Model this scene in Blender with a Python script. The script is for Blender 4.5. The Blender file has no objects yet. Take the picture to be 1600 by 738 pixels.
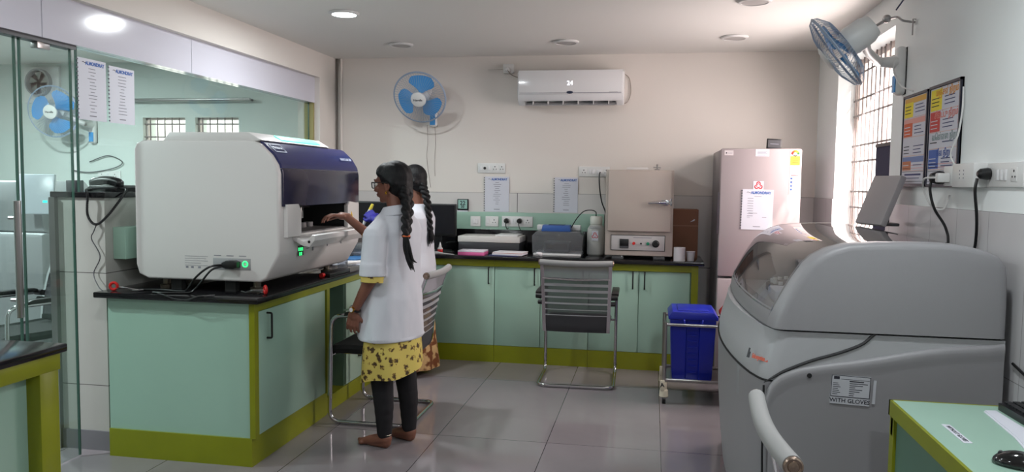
import bpy, bmesh, math, random
from mathutils import Vector as V, Matrix, noise
random.seed(7)
SC = bpy.context.scene
COL = SC.collection
PI = math.pi

# ------------------------------------------------------------------ camera
def cam_setup():
    yaw, pitch, roll, f = -0.17846747, 0.06837502, 0.01262416, 1211.96
    cy, sy, cp, sp, cr, sr = math.cos(yaw), math.sin(yaw), math.cos(pitch), math.sin(pitch), math.cos(roll), math.sin(roll)
    B = Matrix(((1, 0, 0), (0, 0, -1), (0, 1, 0)))
    Rz = Matrix(((cy, -sy, 0), (sy, cy, 0), (0, 0, 1)))
    Rx = Matrix(((1, 0, 0), (0, cp, -sp), (0, sp, cp)))
    Rr = Matrix(((cr, -sr, 0), (sr, cr, 0), (0, 0, 1)))
    M = Rr @ Rx @ B @ Rz                      # world -> (right, down, forward)
    Mt = M.transposed()
    right, down, fwd = Mt.col[0], Mt.col[1], Mt.col[2]
    R3 = Matrix((right, -down, -fwd)).transposed()
    cd = bpy.data.cameras.new('camera')
    cd.sensor_fit = 'HORIZONTAL'; cd.sensor_width = 36
    cd.lens = f / 1600 * 36
    cd.clip_start = 0.02
    co = bpy.data.objects.new('camera', cd)
    COL.objects.link(co)
    co.matrix_world = Matrix.Translation((0, 0, 1.45)) @ R3.to_4x4()
    SC.camera = co
cam_setup()

# ------------------------------------------------------------------ view, world, sun, lamps
SC.view_settings.view_transform = 'Standard'
SC.view_settings.look = 'None'
SC.view_settings.gamma = 1
SC.view_settings.use_curve_mapping = False
SC.view_settings.exposure = 0.28
SC.cycles.max_bounces = 8
SC.cycles.diffuse_bounces = 5
SC.cycles.glossy_bounces = 4
SC.cycles.transparent_max_bounces = 16
SC.cycles.sample_clamp_indirect = 4.0

W = bpy.data.worlds.new('world'); SC.world = W; W.use_nodes = True
bg = W.node_tree.nodes['Background']
bg.inputs[0].default_value = (1.0, 0.93, 0.88, 1)
bg.inputs[1].default_value = 3.0

def lamp(name, kind, loc, power, size=0.15, color=(1, 1, 1), direction=(0, 0, -1), size_y=None, angle=None):
    l = bpy.data.lights.new(name, kind)
    l.energy = power; l.color = color
    if kind == 'AREA':
        if size_y: l.shape = 'RECTANGLE'; l.size = size; l.size_y = size_y
        else: l.shape = 'DISK'; l.size = size
    if kind == 'SUN': l.angle = angle or 0.01
    o = bpy.data.objects.new(name, l); COL.objects.link(o)
    o.location = loc
    o.rotation_euler = V(direction).to_track_quat('-Z', 'Y').to_euler()
    return o
lamp('sun', 'SUN', (6, 0, 6), 4.0, color=(1.0, 0.86, 0.74), direction=(-0.42, 0.62, -0.75), angle=0.02)
# daylight pouring in through the barred window of the right wall
lamp('window_daylight', 'AREA', (1.62, 5.28, 1.72), 58.0, size=1.25, size_y=1.1, color=(1.0, 0.86, 0.84), direction=(-1, -0.2, -0.55))
DOWN_POWER = 13.0
DOWN_COL = (0.93, 0.98, 1.0)
LIT_LAMPS = [(-1.99, 4.82), (-1.9, 2.3), (0.6, 2.3), (-1.9, 0.2), (0.6, 0.2)]
for (x, y) in LIT_LAMPS:
    lamp('downlight_glow', 'AREA', (x, y, 2.508), DOWN_POWER * (1.5 if y > 4 else (0.8 if x < 0 else 1.1)), size=0.15, color=DOWN_COL)
for (x, y) in [(-4.3, 2.6), (-4.9, 4.9)]:
    lamp('downlight_glow', 'AREA', (x, y, 2.508), 70.0, size=0.15, color=(0.90, 0.97, 1.0))

# ------------------------------------------------------------------ materials
def lin(c):
    if isinstance(c, str):
        c = tuple(int(c[i:i + 2], 16) for i in (0, 2, 4))
    return tuple((x / 255 / 12.92 if x / 255 <= 0.04045 else ((x / 255 + 0.055) / 1.055) ** 2.4) for x in c)
MATS = {}
def mat(name, col, rough=0.5, metal=0.0, bump=0.0, bscale=60, vary=0.0, vscale=6, emit=None, estr=1.0, coat=0.0, spec=0.5, stretch=None):
    if name in MATS: return MATS[name]
    m = bpy.data.materials.new(name); m.use_nodes = True
    nt = m.node_tree; b = nt.nodes['Principled BSDF']
    c = lin(col)
    b.inputs['Base Color'].default_value = (*c, 1)
    b.inputs['Roughness'].default_value = rough
    b.inputs['Metallic'].default_value = metal
    b.inputs['Specular IOR Level'].default_value = spec
    b.inputs['Coat Weight'].default_value = coat
    if emit:
        b.inputs['Emission Color'].default_value = (*lin(emit), 1)
        b.inputs['Emission Strength'].default_value = estr
    tc = nt.nodes.new('ShaderNodeTexCoord')
    src = tc.outputs['Object']
    if stretch:
        mp = nt.nodes.new('ShaderNodeMapping'); mp.inputs['Scale'].default_value = stretch
        nt.links.new(src, mp.inputs[0]); src = mp.outputs[0]
    if vary > 0:
        n = nt.nodes.new('ShaderNodeTexNoise'); n.inputs['Scale'].default_value = vscale; n.inputs['Detail'].default_value = 5
        nt.links.new(src, n.inputs['Vector'])
        mx = nt.nodes.new('ShaderNodeMix'); mx.data_type = 'RGBA'
        mx.inputs[6].default_value = (*[x * (1 - vary) for x in c], 1)
        mx.inputs[7].default_value = (*[min(1, x * (1 + vary)) for x in c], 1)
        nt.links.new(n.outputs['Fac'], mx.inputs[0]); nt.links.new(mx.outputs[2], b.inputs['Base Color'])
    if bump > 0:
        n = nt.nodes.new('ShaderNodeTexNoise'); n.inputs['Scale'].default_value = bscale; n.inputs['Detail'].default_value = 4
        nt.links.new(src, n.inputs['Vector'])
        bp = nt.nodes.new('ShaderNodeBump'); bp.inputs['Strength'].default_value = bump; bp.inputs['Distance'].default_value = 0.01
        nt.links.new(n.outputs['Fac'], bp.inputs['Height']); nt.links.new(bp.outputs[0], b.inputs['Normal'])
    MATS[name] = m
    return m
def glass(name, tint, refl=1.0, rough=0.0, ior=1.5, alpha=1.0):
    """thin sheet of glass or clear plastic: tinted see-through plus Fresnel reflection"""
    m = bpy.data.materials.new(name); m.use_nodes = True
    nt = m.node_tree; nt.nodes.clear()
    out = nt.nodes.new('ShaderNodeOutputMaterial')
    t = nt.nodes.new('ShaderNodeBsdfTransparent'); t.inputs[0].default_value = (*lin(tint), 1)
    g = nt.nodes.new('ShaderNodeBsdfGlossy'); g.inputs['Roughness'].default_value = rough
    fr = nt.nodes.new('ShaderNodeFresnel'); fr.inputs[0].default_value = ior
    geo = nt.nodes.new('ShaderNodeNewGeometry'); io = nt.nodes.new('ShaderNodeMath'); io.operation = 'MULTIPLY_ADD'   # same reflection on both faces of the sheet
    io.inputs[1].default_value = 1 / ior - ior; io.inputs[2].default_value = ior
    nt.links.new(geo.outputs['Backfacing'], io.inputs[0]); nt.links.new(io.outputs[0], fr.inputs[0])
    ml = nt.nodes.new('ShaderNodeMath'); ml.operation = 'MULTIPLY'; ml.inputs[1].default_value = refl; ml.use_clamp = True
    mx = nt.nodes.new('ShaderNodeMixShader')
    nt.links.new(fr.outputs[0], ml.inputs[0]); nt.links.new(ml.outputs[0], mx.inputs[0])
    nt.links.new(t.outputs[0], mx.inputs[1]); nt.links.new(g.outputs[0], mx.inputs[2])
    last = mx
    if alpha < 1:
        d = nt.nodes.new('ShaderNodeBsdfDiffuse'); d.inputs[0].default_value = (*lin(tint), 1)
        m2 = nt.nodes.new('ShaderNodeMixShader'); m2.inputs[0].default_value = 1 - alpha
        nt.links.new(mx.outputs[0], m2.inputs[1]); nt.links.new(d.outputs[0], m2.inputs[2]); last = m2
    nt.links.new(last.outputs[0], out.inputs[0])
    MATS[name] = m
    return m
def mesh_fabric(name, col, cover):
    m = bpy.data.materials.new(name); m.use_nodes = True
    nt = m.node_tree; b = nt.nodes['Principled BSDF']; out = nt.nodes['Material Output']
    b.inputs['Base Color'].default_value = (*lin(col), 1); b.inputs['Roughness'].default_value = 0.8
    t = nt.nodes.new('ShaderNodeBsdfTransparent'); mx = nt.nodes.new('ShaderNodeMixShader'); mx.inputs[0].default_value = cover
    nt.links.new(t.outputs[0], mx.inputs[1]); nt.links.new(b.outputs[0], mx.inputs[2]); nt.links.new(mx.outputs[0], out.inputs[0])
    return m
def grid_mat(name, base, grout, ax, p0, pitch, gw, rough, vary=0.12, vscale=1.6, spec=0.5):
    """flat tiles laid on a grid: ax = two axis letters, p0/pitch per axis in metres"""
    m = bpy.data.materials.new(name); m.use_nodes = True
    nt = m.node_tree; b = nt.nodes['Principled BSDF']
    geo = nt.nodes.new('ShaderNodeNewGeometry'); sep = nt.nodes.new('ShaderNodeSeparateXYZ')
    nt.links.new(geo.outputs['Position'], sep.inputs[0])
    def M(op, a, bb=None):
        n = nt.nodes.new('ShaderNodeMath'); n.operation = op
        for i, v in enumerate((a, bb)):
            if v is None: continue
            if isinstance(v, (int, float)): n.inputs[i].default_value = v
            else: nt.links.new(v, n.inputs[i])
        return n.outputs[0]
    res = None; ids = []
    for a, o, p in zip(ax, p0, pitch):
        c = sep.outputs[a]
        q = M('DIVIDE', M('SUBTRACT', c, o), p)
        ids.append(M('FLOOR', q))
        fr = M('SUBTRACT', q, M('FLOOR', q))
        d = M('MULTIPLY', M('MINIMUM', fr, M('SUBTRACT', 1.0, fr)), p)
        l = M('LESS_THAN', d, gw / 2)
        res = l if res is None else M('MAXIMUM', res, l)
    n = nt.nodes.new('ShaderNodeTexNoise'); n.inputs['Scale'].default_value = vscale; n.inputs['Detail'].default_value = 6; n.inputs['Distortion'].default_value = 1.2
    mp = nt.nodes.new('ShaderNodeCombineXYZ')
    nt.links.new(M('ADD', sep.outputs[ax[0]], M('MULTIPLY', ids[0], 3.7)), mp.inputs[0])
    nt.links.new(M('ADD', sep.outputs[ax[1]], M('MULTIPLY', ids[1], 5.3)), mp.inputs[1])
    nt.links.new(mp.outputs[0], n.inputs['Vector'])
    c = lin(base)
    mx = nt.nodes.new('ShaderNodeMix'); mx.data_type = 'RGBA'
    mx.inputs[6].default_value = (*[x * (1 - vary) for x in c], 1); mx.inputs[7].default_value = (*[x * (1 + vary) for x in c], 1)
    nt.links.new(n.outputs['Fac'], mx.inputs[0])
    m2 = nt.nodes.new('ShaderNodeMix'); m2.data_type = 'RGBA'
    nt.links.new(res, m2.inputs[0]); nt.links.new(mx.outputs[2], m2.inputs[6]); m2.inputs[7].default_value = (*lin(grout), 1)
    nt.links.new(m2.outputs[2], b.inputs['Base Color'])
    b.inputs['Roughness'].default_value = rough; b.inputs['Specular IOR Level'].default_value = spec
    return m

wall_r = mat('right_wall_paint', (236, 240, 240), 0.7, bump=0.05, bscale=120)
wall_c = mat('cream_wall_paint', (220, 214, 208), 0.7, bump=0.05, bscale=120, vary=0.03, vscale=1.5)
ceil_c = mat('ceiling_paint', (222, 220, 216), 0.75, bump=0.03, bscale=80)
white_lam = mat('white_laminate', (206, 205, 216), 0.12)
granite = mat('black_granite', (22, 21, 24), 0.12, vary=0.5, vscale=250)
mint = mat('mint_laminate', (152, 184, 168), 0.3, vary=0.04, vscale=3)
lime = mat('olive_lime_laminate', (128, 134, 18), 0.35, vary=0.1, vscale=8)
dark_in = mat('dark_interior', (40, 42, 42), 0.8)
black_p = mat('black_plastic', (18, 18, 20), 0.35)
black_m = mat('black_matt', (14, 14, 16), 0.8)
dgrey = mat('dark_grey_plastic', (70, 70, 74), 0.45)
grey_p = mat('grey_plastic', (150, 150, 152), 0.4)
white_p = mat('white_plastic', (215, 215, 214), 0.35)
white_g = mat('white_gloss', (222, 222, 224), 0.18, coat=0.3)
chrome = mat('chrome', (200, 200, 205), 0.12, metal=1.0)
steel = mat('brushed_steel', (170, 168, 168), 0.3, metal=1.0)
paper_m = mat('paper', (205, 206, 216), 0.6)
ink = mat('ink_grey', (120, 120, 130), 0.8)
ink_d = mat('ink_dark', (35, 35, 45), 0.8)
blue_ink = mat('header_blue', (58, 98, 168), 0.7)
red_p = mat('red_plastic', (196, 32, 30), 0.35)
blue_bin = mat('blue_bin_plastic', (14, 32, 150), 0.35)
oven_c = mat('beige_oven_enamel', (176, 165, 157), 0.35, vary=0.03)
fridge_c = mat('silver_pink_steel', (166, 155, 157), 0.5, metal=0.12)
mach_w = mat('analyser_white', (212, 209, 207), 0.42)
mach_g = mat('analyser_grey', (138, 137, 140), 0.45, bump=0.06, bscale=400)
mach_g_lit = mat('analyser_grey_lit', (166, 167, 170), 0.42, bump=0.05, bscale=400)  # the analyser grey lightened, painting in the light the curved fascia catches
navy = mat('navy_panel', (34, 38, 86), 0.22)
skin = mat('brown_skin', (122, 78, 62), 0.5, vary=0.06, vscale=20)
hair_m = mat('black_hair', (9, 8, 11), 0.6, bump=0.35, bscale=90, stretch=(1, 1, 0.12), spec=0.3)
coat_m = mat('white_cotton', (206, 208, 216), 0.85, bump=0.1, bscale=300)
gold = mat('gold', (212, 160, 60), 0.25, metal=1.0)
legg = mat('black_leggings', (17, 15, 20), 0.85)
glove_b = mat('blue_nitrile', (40, 36, 140), 0.5)
glass_p = glass('partition_glass', (238, 246, 243), 1.1)
clear_p = glass('smoked_cover', (200, 203, 204), 1.15)
clear_b = glass('clear_plastic', (205, 208, 212), 1.0, 0.05, alpha=0.86)
glass_e = mat('glass_edge_green', (62, 92, 82), 0.2)
led = mat('lamp_lens', (255, 255, 255), 0.5, emit=(240, 255, 255), estr=12)
blade_m = mat('blue_fan_blade', (70, 150, 214), 0.3)
cage_m = mat('fan_wire', (150, 166, 188), 0.35)

# ------------------------------------------------------------------ geometry collector
def frame(o, r, u):
    r = V(r).normalized(); u = V(u); n = r.cross(u).normalized(); u = n.cross(r)
    return Matrix(((r.x, u.x, n.x, o[0]), (r.y, u.y, n.y, o[1]), (r.z, u.z, n.z, o[2]), (0, 0, 0, 1)))
def fillet(pts, rad, n=6):
    pts = [V(p) for p in pts]; out = [pts[0]]
    for i in range(1, len(pts) - 1):
        a, b, c = pts[i - 1], pts[i], pts[i + 1]
        d = min(rad, (a - b).length * 0.49, (c - b).length * 0.49)
        p0 = b + (a - b).normalized() * d; p1 = b + (c - b).normalized() * d
        for k in range(n + 1):
            t = k / n
            out.append(p0 * (1 - t) ** 2 + b * 2 * t * (1 - t) + p1 * t * t)
    out.append(pts[-1]); return out
def crv(pts, n=8):
    """Catmull-Rom through points"""
    P = [V(p) for p in pts]; P = [P[0] * 2 - P[1]] + P + [P[-1] * 2 - P[-2]]
    out = []
    for i in range(1, len(P) - 2):
        for k in range(n):
            t = k / n
            out.append(0.5 * ((2 * P[i]) + (-P[i - 1] + P[i + 1]) * t + (2 * P[i - 1] - 5 * P[i] + 4 * P[i + 1] - P[i + 2]) * t * t + (-P[i - 1] + 3 * P[i] - 3 * P[i + 1] + P[i + 2]) * t ** 3))
    out.append(P[-2]); return out
class G:
    def __init__(s, m=None): s.v = []; s.f = []; s.fm = []; s.mats = []; s.M = None; s.m = m
    def mi(s, m):
        m = m or s.m
        if m not in s.mats: s.mats.append(m)
        return s.mats.index(m)
    def add(s, vs, fs, m=None):
        o = len(s.v); k = s.mi(m)
        for p in vs:
            p = V(p); s.v.append(s.M @ p if s.M else p)
        for f in fs: s.f.append([i + o for i in f]); s.fm.append(k)
        return s
    def bmadd(s, bm, m=None):
        bm.verts.ensure_lookup_table(); bm.verts.index_update()
        s.add([v.co.copy() for v in bm.verts], [[v.index for v in f.verts] for f in bm.faces], m); bm.free(); return s
    def box(s, x0, x1, y0, y1, z0, z1, m=None, bev=0, seg=2):
        x0, x1 = sorted((x0, x1)); y0, y1 = sorted((y0, y1)); z0, z1 = sorted((z0, z1))
        bm = bmesh.new(); bmesh.ops.create_cube(bm, size=1)
        for v in bm.verts: v.co = V(((x0 + x1) / 2 + v.co.x * (x1 - x0), (y0 + y1) / 2 + v.co.y * (y1 - y0), (z0 + z1) / 2 + v.co.z * (z1 - z0)))
        if bev > 0:
            bev = min(bev, (x1 - x0) * .49, (y1 - y0) * .49, (z1 - z0) * .49)
            bmesh.ops.bevel(bm, geom=bm.edges[:], offset=bev, segments=seg, affect='EDGES', profile=0.5)
        return s.bmadd(bm, m)
    def prism(s, pts, axis, a, b, m=None, bev=0, seg=2):
        """pts in the plane: axis 'y' -> (x,z), 'x' -> (y,z), 'z' -> (x,y)"""
        mk = {'y': lambda p, t: V((p[0], t, p[1])), 'x': lambda p, t: V((t, p[0], p[1])), 'z': lambda p, t: V((p[0], p[1], t))}[axis]
        bm = bmesh.new(); n = len(pts)
        A = [bm.verts.new(mk(p, a)) for p in pts]; B_ = [bm.verts.new(mk(p, b)) for p in pts]
        bm.faces.new(A); bm.faces.new(B_[::-1])
        for i in range(n): bm.faces.new((A[i], B_[i], B_[(i + 1) % n], A[(i + 1) % n]))
        bmesh.ops.recalc_face_normals(bm, faces=bm.faces[:])
        if bev > 0:
            bm.edges.ensure_lookup_table()
            es = [e for e in bm.edges if (e.verts[0] in A) == (e.verts[1] in A)]
            bmesh.ops.bevel(bm, geom=es, offset=bev, segments=seg, affect='EDGES', profile=0.5)
        return s.bmadd(bm, m)
    def tube(s, path, r, m=None, n=10, closed=False):
        P = [V(p) for p in path]; N = len(P)
        R = r if isinstance(r, (list, tuple)) else [r] * N
        vs = []; up = None
        for i in range(N):
            if closed: t = P[(i + 1) % N] - P[i - 1]
            else: t = P[min(i + 1, N - 1)] - P[max(i - 1, 0)]
            if t.length < 1e-9: t = V((0, 0, 1))
            t.normalize()
            if up is None: up = t.orthogonal().normalized()
            else:
                up = up - t * up.dot(t)
                up = up.normalized() if up.length > 1e-6 else t.orthogonal().normalized()
            w = t.cross(up)
            for k in range(n):
                a = 2 * PI * k / n
                vs.append(P[i] + (up * math.cos(a) + w * math.sin(a)) * R[i])
        fs = []
        for i in range(N if closed else N - 1):
            j = (i + 1) % N
            for k in range(n):
                fs.append((i * n + k, i * n + (k + 1) % n, j * n + (k + 1) % n, j * n + k))
        if not closed: fs += [tuple(range(n))[::-1], tuple(range((N - 1) * n, N * n))]
        return s.add(vs, fs, m)
    def cyl(s, p0, p1, r0, r1=None, m=None, n=20):
        return s.tube([p0, p1], [r0, r0 if r1 is None else r1], m, n)
    def lathe(s, prof, m=None, n=24, o=(0, 0, 0), axis=(0, 0, 1)):
        q = V(axis).to_track_quat('Z', 'Y'); vs = []; N = len(prof)
        for r, z in prof:
            for k in range(n):
                a = 2 * PI * k / n
                vs.append(V(o) + q @ V((max(r, 1e-5) * math.cos(a), max(r, 1e-5) * math.sin(a), z)))
        fs = [(i * n + k, i * n + (k + 1) % n, (i + 1) * n + (k + 1) % n, (i + 1) * n + k) for i in range(N - 1) for k in range(n)]
        fs += [tuple(range(n))[::-1], tuple(range((N - 1) * n, N * n))]
        return s.add(vs, fs, m)
    def ell(s, c, r, m=None, rot=None, n=16):
        if isinstance(r, (int, float)): r = (r, r, r)
        vs = []; fs = []
        h = n // 2
        for i in range(h + 1):
            t = PI * i / h
            for k in range(n):
                a = 2 * PI * k / n
                p = V((r[0] * math.sin(t) * math.cos(a), r[1] * math.sin(t) * math.sin(a), r[2] * math.cos(t)))
                if i in (0, h): p = V((1e-5 * math.cos(a), 1e-5 * math.sin(a), p.z))
                if rot: p = rot @ p
                vs.append(V(c) + p)
        for i in range(h):
            for k in range(n): fs.append((i * n + k, (i + 1) * n + k, (i + 1) * n + (k + 1) % n, i * n + (k + 1) % n))
        fs += [tuple(range(n)), tuple(range(h * n, (h + 1) * n))[::-1]]
        return s.add(vs, fs, m)
    def cap(s, p0, p1, r0, r1, m=None, n=14):
        s.tube([p0, p1], [r0, r1], m, n); s.ell(p0, r0, m, n=n); s.ell(p1, r1, m, n=n); return s
    def chain(s, pts, rs, m=None, n=14):
        for i in range(len(pts) - 1): s.cap(pts[i], pts[i + 1], rs[i], rs[i + 1], m, n)
        return s
    def grid(s, rows, m=None, wrap=False, cap0=False, cap1=False):
        n = len(rows[0]); vs = [p for r in rows for p in r]; fs = []
        for i in range(len(rows) - 1):
            for k in range(n if wrap else n - 1):
                fs.append((i * n + k, i * n + (k + 1) % n, (i + 1) * n + (k + 1) % n, (i + 1) * n + k))
        if cap0: fs.append(tuple(range(n))[::-1])
        if cap1: fs.append(tuple(range((len(rows) - 1) * n, len(rows) * n)))
        return s.add(vs, fs, m)
    def rings(s, R, m=None, n=32, p=2.3, fold=None):
        """stack of superellipse rings (z, cx, cy, rx, ry)"""
        rows = []
        for (z, cx, cy, rx, ry) in R:
            row = []
            for k in range(n):
                a = 2 * PI * k / n; c_, s_ = math.cos(a), math.sin(a)
                q = (abs(c_) ** p + abs(s_) ** p) ** (-1 / p)
                if fold: q *= 1 + fold(a, z)
                row.append((cx + rx * c_ * q, cy + ry * s_ * q, z))
            rows.append(row)
        return s.grid(rows, m, wrap=True, cap0=True, cap1=True)
    def text(s, txt, size, M, m=None, depth=0.0003, align='CENTER', sx=1.0, bold=0.0):
        cu = bpy.data.curves.new('t', 'FONT'); cu.body = txt; cu.size = size; cu.align_x = align; cu.align_y = 'CENTER'
        cu.extrude = depth; cu.resolution_u = 2; cu.offset = bold
        o = bpy.data.objects.new('t', cu); COL.objects.link(o); bpy.context.view_layer.update()
        me = bpy.data.meshes.new_from_object(o.evaluated_get(bpy.context.evaluated_depsgraph_get()))
        old = s.M; s.M = (old @ M if old else M)
        s.add([V((v.co.x * sx, v.co.y, v.co.z)) for v in me.vertices], [list(p.vertices) for p in me.polygons], m)
        s.M = old; bpy.data.objects.remove(o); bpy.data.curves.remove(cu); bpy.data.meshes.remove(me); return s
    def rect(s, M, x0, x1, y0, y1, m=None, t=0.0004):
        old = s.M; s.M = (old @ M if old else M); s.box(x0, x1, y0, y1, 0, t, m); s.M = old; return s
    def mesh(s, name, off=V((0, 0, 0)), sharp=35, recalc=True):
        me = bpy.data.meshes.new(name)
        me.from_pydata([tuple(p - off) for p in s.v], [], s.f)
        for m in s.mats: me.materials.append(m)
        me.polygons.foreach_set('material_index', s.fm)
        if recalc:
            bm = bmesh.new(); bm.from_mesh(me); bmesh.ops.recalc_face_normals(bm, faces=bm.faces[:]); bm.to_mesh(me); bm.free()
        me.polygons.foreach_set('use_smooth', [True] * len(me.polygons))
        me.set_sharp_from_angle(angle=math.radians(sharp)); me.update()
        return me
    def center(s):
        xs = [p.x for p in s.v]; ys = [p.y for p in s.v]; zs = [p.z for p in s.v]
        return V(((min(xs) + max(xs)) / 2, (min(ys) + max(ys)) / 2, min(zs)))

def part(name, g, parent, label=None, sharp=35, recalc=True):
    off = V((0, 0, 0)); p = parent
    while p: off += p.location; p = p.parent
    me = g if isinstance(g, bpy.types.Mesh) else g.mesh(name, off, sharp, recalc)
    if isinstance(g, bpy.types.Mesh) and off.length > 0: me.transform(Matrix.Translation(-off))
    o = bpy.data.objects.new(name, me); COL.objects.link(o); o.parent = parent
    if label: o['label'] = label
    return o
def thing(name, label, cat, loc=(0, 0, 0), group=None):
    o = bpy.data.objects.new(name, None); COL.objects.link(o); o.location = loc; o.empty_display_size = 0.05
    o['label'] = label; o['category'] = cat
    if group: o['group'] = group
    return o
def solo(name, g, label, cat, group=None, sharp=35, kind=None):
    c = g.center(); o = bpy.data.objects.new(name, g.mesh(name, c, sharp)); COL.objects.link(o); o.location = c
    o['label'] = label; o['category'] = cat
    if group: o['group'] = group
    if kind: o['kind'] = kind
    return o
def struct(name, g, parent=None):
    if parent: return part(name, g, parent)
    o = bpy.data.objects.new(name, g.mesh(name)); COL.objects.link(o); o['kind'] = 'structure'; return o
def dup(root, loc, rot=None, label=None, group=None):
    r = root.copy(); COL.objects.link(r); r.location = loc
    if rot is not None: r.rotation_euler = rot
    if label: r['label'] = label
    if group: r['group'] = group
    for ch in list(root.children):
        c = ch.copy(); COL.objects.link(c); c.parent = r
        for g2 in list(ch.children):
            d = g2.copy(); COL.objects.link(d); d.parent = c
    return r
def blob(g, voxel=0.006, smooth=3, fac=0.5):
    """fuse overlapping closed shapes into ONE continuous surface"""
    me = g.mesh('b', recalc=True)
    o = bpy.data.objects.new('b', me); COL.objects.link(o)
    r = o.modifiers.new('r', 'REMESH'); r.mode = 'VOXEL'; r.voxel_size = voxel
    if smooth:
        q = o.modifiers.new('s', 'SMOOTH'); q.factor = fac; q.iterations = smooth
    bpy.context.view_layer.update()
    out = bpy.data.meshes.new_from_object(o.evaluated_get(bpy.context.evaluated_depsgraph_get()))
    bpy.data.objects.remove(o)
    out.materials.clear(); out.materials.append(g.mats[0])
    out.polygons.foreach_set('material_index', [0] * len(out.polygons))
    out.polygons.foreach_set('use_smooth', [True] * len(out.polygons)); out.update()
    return out
def boolcut(g, cutter, name='c'):
    a = bpy.data.objects.new('a', g.mesh('a')); b = bpy.data.objects.new('b', cutter.mesh('b'))
    COL.objects.link(a); COL.objects.link(b)
    m = a.modifiers.new('x', 'BOOLEAN'); m.operation = 'DIFFERENCE'; m.object = b; m.solver = 'EXACT'
    bpy.context.view_layer.update()
    out = bpy.data.meshes.new_from_object(a.evaluated_get(bpy.context.evaluated_depsgraph_get()))
    bpy.data.objects.remove(a); bpy.data.objects.remove(b)
    out.polygons.foreach_set('use_smooth', [True] * len(out.polygons)); out.set_sharp_from_angle(angle=math.radians(35)); out.update()
    return out
# ------------------------------------------------------------------ room shell
XL, XR, YB, ZC = -2.81, 1.29, 6.62, 2.535
floor_m = grid_mat('floor_tile', (134, 128, 131), (52, 50, 52), (0, 1), (0.077, 4.224), (0.627, 1.306), 0.004, 0.075, vary=0.16, vscale=1.3, spec=0.5)
tile_b = grid_mat('wall_tile_back', (208, 204, 202), (110, 108, 108), (0, 2), (-1.15, 1.363), (1.22, 0.6), 0.006, 0.25, vary=0.05)
tile_s = grid_mat('wall_tile_side', (196, 195, 197), (140, 138, 138), (1, 2), (3.6, 1.363), (0.32, 0.6), 0.003, 0.25, vary=0.06)
tile_h = grid_mat('half_wall_tile', (172, 172, 166), (88, 86, 84), (0, 2), (-3.6, 0.95), (1.2, 0.6), 0.004, 0.25, vary=0.05)
wall_o = mat('other_room_paint', (204, 212, 208), 0.7)
struct('floor', G(floor_m).box(-6.6, 1.5, -2.2, 6.9, -0.1, 0))
g = G(ceil_c)
g.box(-6.6, 1.5, -2.2, 6.9, ZC, ZC + 0.1)
struct('ceiling', g)
struct('wall_back', G(wall_c).box(XL - 0.3, XR + 0.25, YB, YB + 0.2, 0, ZC))
struct('wall_front', G(wall_c).box(-6.6, XR + 0.25, -2.2, -2.0, 0, ZC))
# right wall with the window opening
W0, W1, WZ0, WZ1 = 4.63, 5.95, 1.02, 2.34
g = G(wall_r)
g.box(XR, XR + 0.2, -2.0, W0, 0, ZC); g.box(XR, XR + 0.2, W1, YB, 0, ZC)
g.box(XR, XR + 0.2, W0, W1, 0, WZ0); g.box(XR, XR + 0.2, W0, W1, WZ1, ZC)
struct('wall_right', g)
g = G(tile_s); g.box(XR - 0.008, XR, -2.0, W0 - 0.001, 0, 1.363); g.box(XR - 0.008, XR, W1 + 0.001, YB, 0, 1.363); g.box(XR - 0.008, XR, W0, W1, 0, WZ0)
struct('trim_1', g)
struct('trim_2', G(tile_b).box(XL, XR - 0.008, YB - 0.008, YB, 0, 1.363))
# left: wall over the glass, white fascia, wall end, half wall
g = G(wall_c); g.box(XL - 0.2, XL, -2.0, YB, 2.325, ZC); g.box(XL - 0.2, XL, 6.27, YB, 0, 2.325); g.box(XL - 0.2, XL, -2.0, 2.05, 0, 2.325)
struct('wall_left', g)
g = G(white_lam)
for a, b in ((2.05, 3.26), (3.265, 4.47), (4.475, 6.27)): g.box(-2.94, XL - 0.045, a, b, 2.11, 2.325)
struct('trim_3', g)
struct('trim_4', G(mat('opening_edge', (150, 140, 90), 0.5)).box(-2.94, XL - 0.05, 6.245, 6.27, 1.375, 2.11))
g = G(tile_h); g.box(-3.10, XL, 3.60, YB, 0, 1.345)
struct('wall_partition', g)
struct('trim_5', G(granite).box(-3.12, XL + 0.015, 3.585, YB, 1.345, 1.375, bev=0.004))
struct('baseboard_left', G(mat('grey_skirting', (112, 112, 116), 0.3)).box(-3.105, XL + 0.006, 3.592, 3.63, 0, 0.105))
struct('trim_6', G(steel).box(-3.12, -3.085, 3.575, 3.60, 0, 1.345))
# glass above the half wall, fixed side light, glass door
def pane(y0, y1, z0, z1, x=-2.9):
    g = G(glass_p); g.box(x - 0.005, x + 0.005, y0, y1, z0, z1)
    e = G(glass_e)
    for y in (y0, y1): e.box(x - 0.0055, x + 0.0055, y - 0.004, y + 0.004, z0, z1)
    return g, e
w1 = bpy.data.objects.new('window_1', None); COL.objects.link(w1); w1['kind'] = 'structure'; w1.location = (-2.9, 4.9, 1.375)
g, e = pane(3.53, 6.245, 1.375, 2.11); part('pane', g, w1); part('pane_edge', e, w1)
w2 = bpy.data.objects.new('window_2', None); COL.objects.link(w2); w2['kind'] = 'structure'; w2.location = (-2.9, 3.3, 0)
g, e = pane(3.17, 3.49, 0.01, 2.11); part('pane', g, w2); part('pane_edge', e, w2)
part('clamp', G(steel).box(-2.92, -2.88, 3.26, 3.34, 2.06, 2.115, bev=0.004), w2)
d1 = bpy.data.objects.new('door_1', None); COL.objects.link(d1); d1['kind'] = 'structure'; d1.location = (-2.9, 2.6, 0)
g, e = pane(2.1, 3.14, 0.01, 2.1); part('pane', g, d1); part('pane_edge', e, d1)
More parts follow.
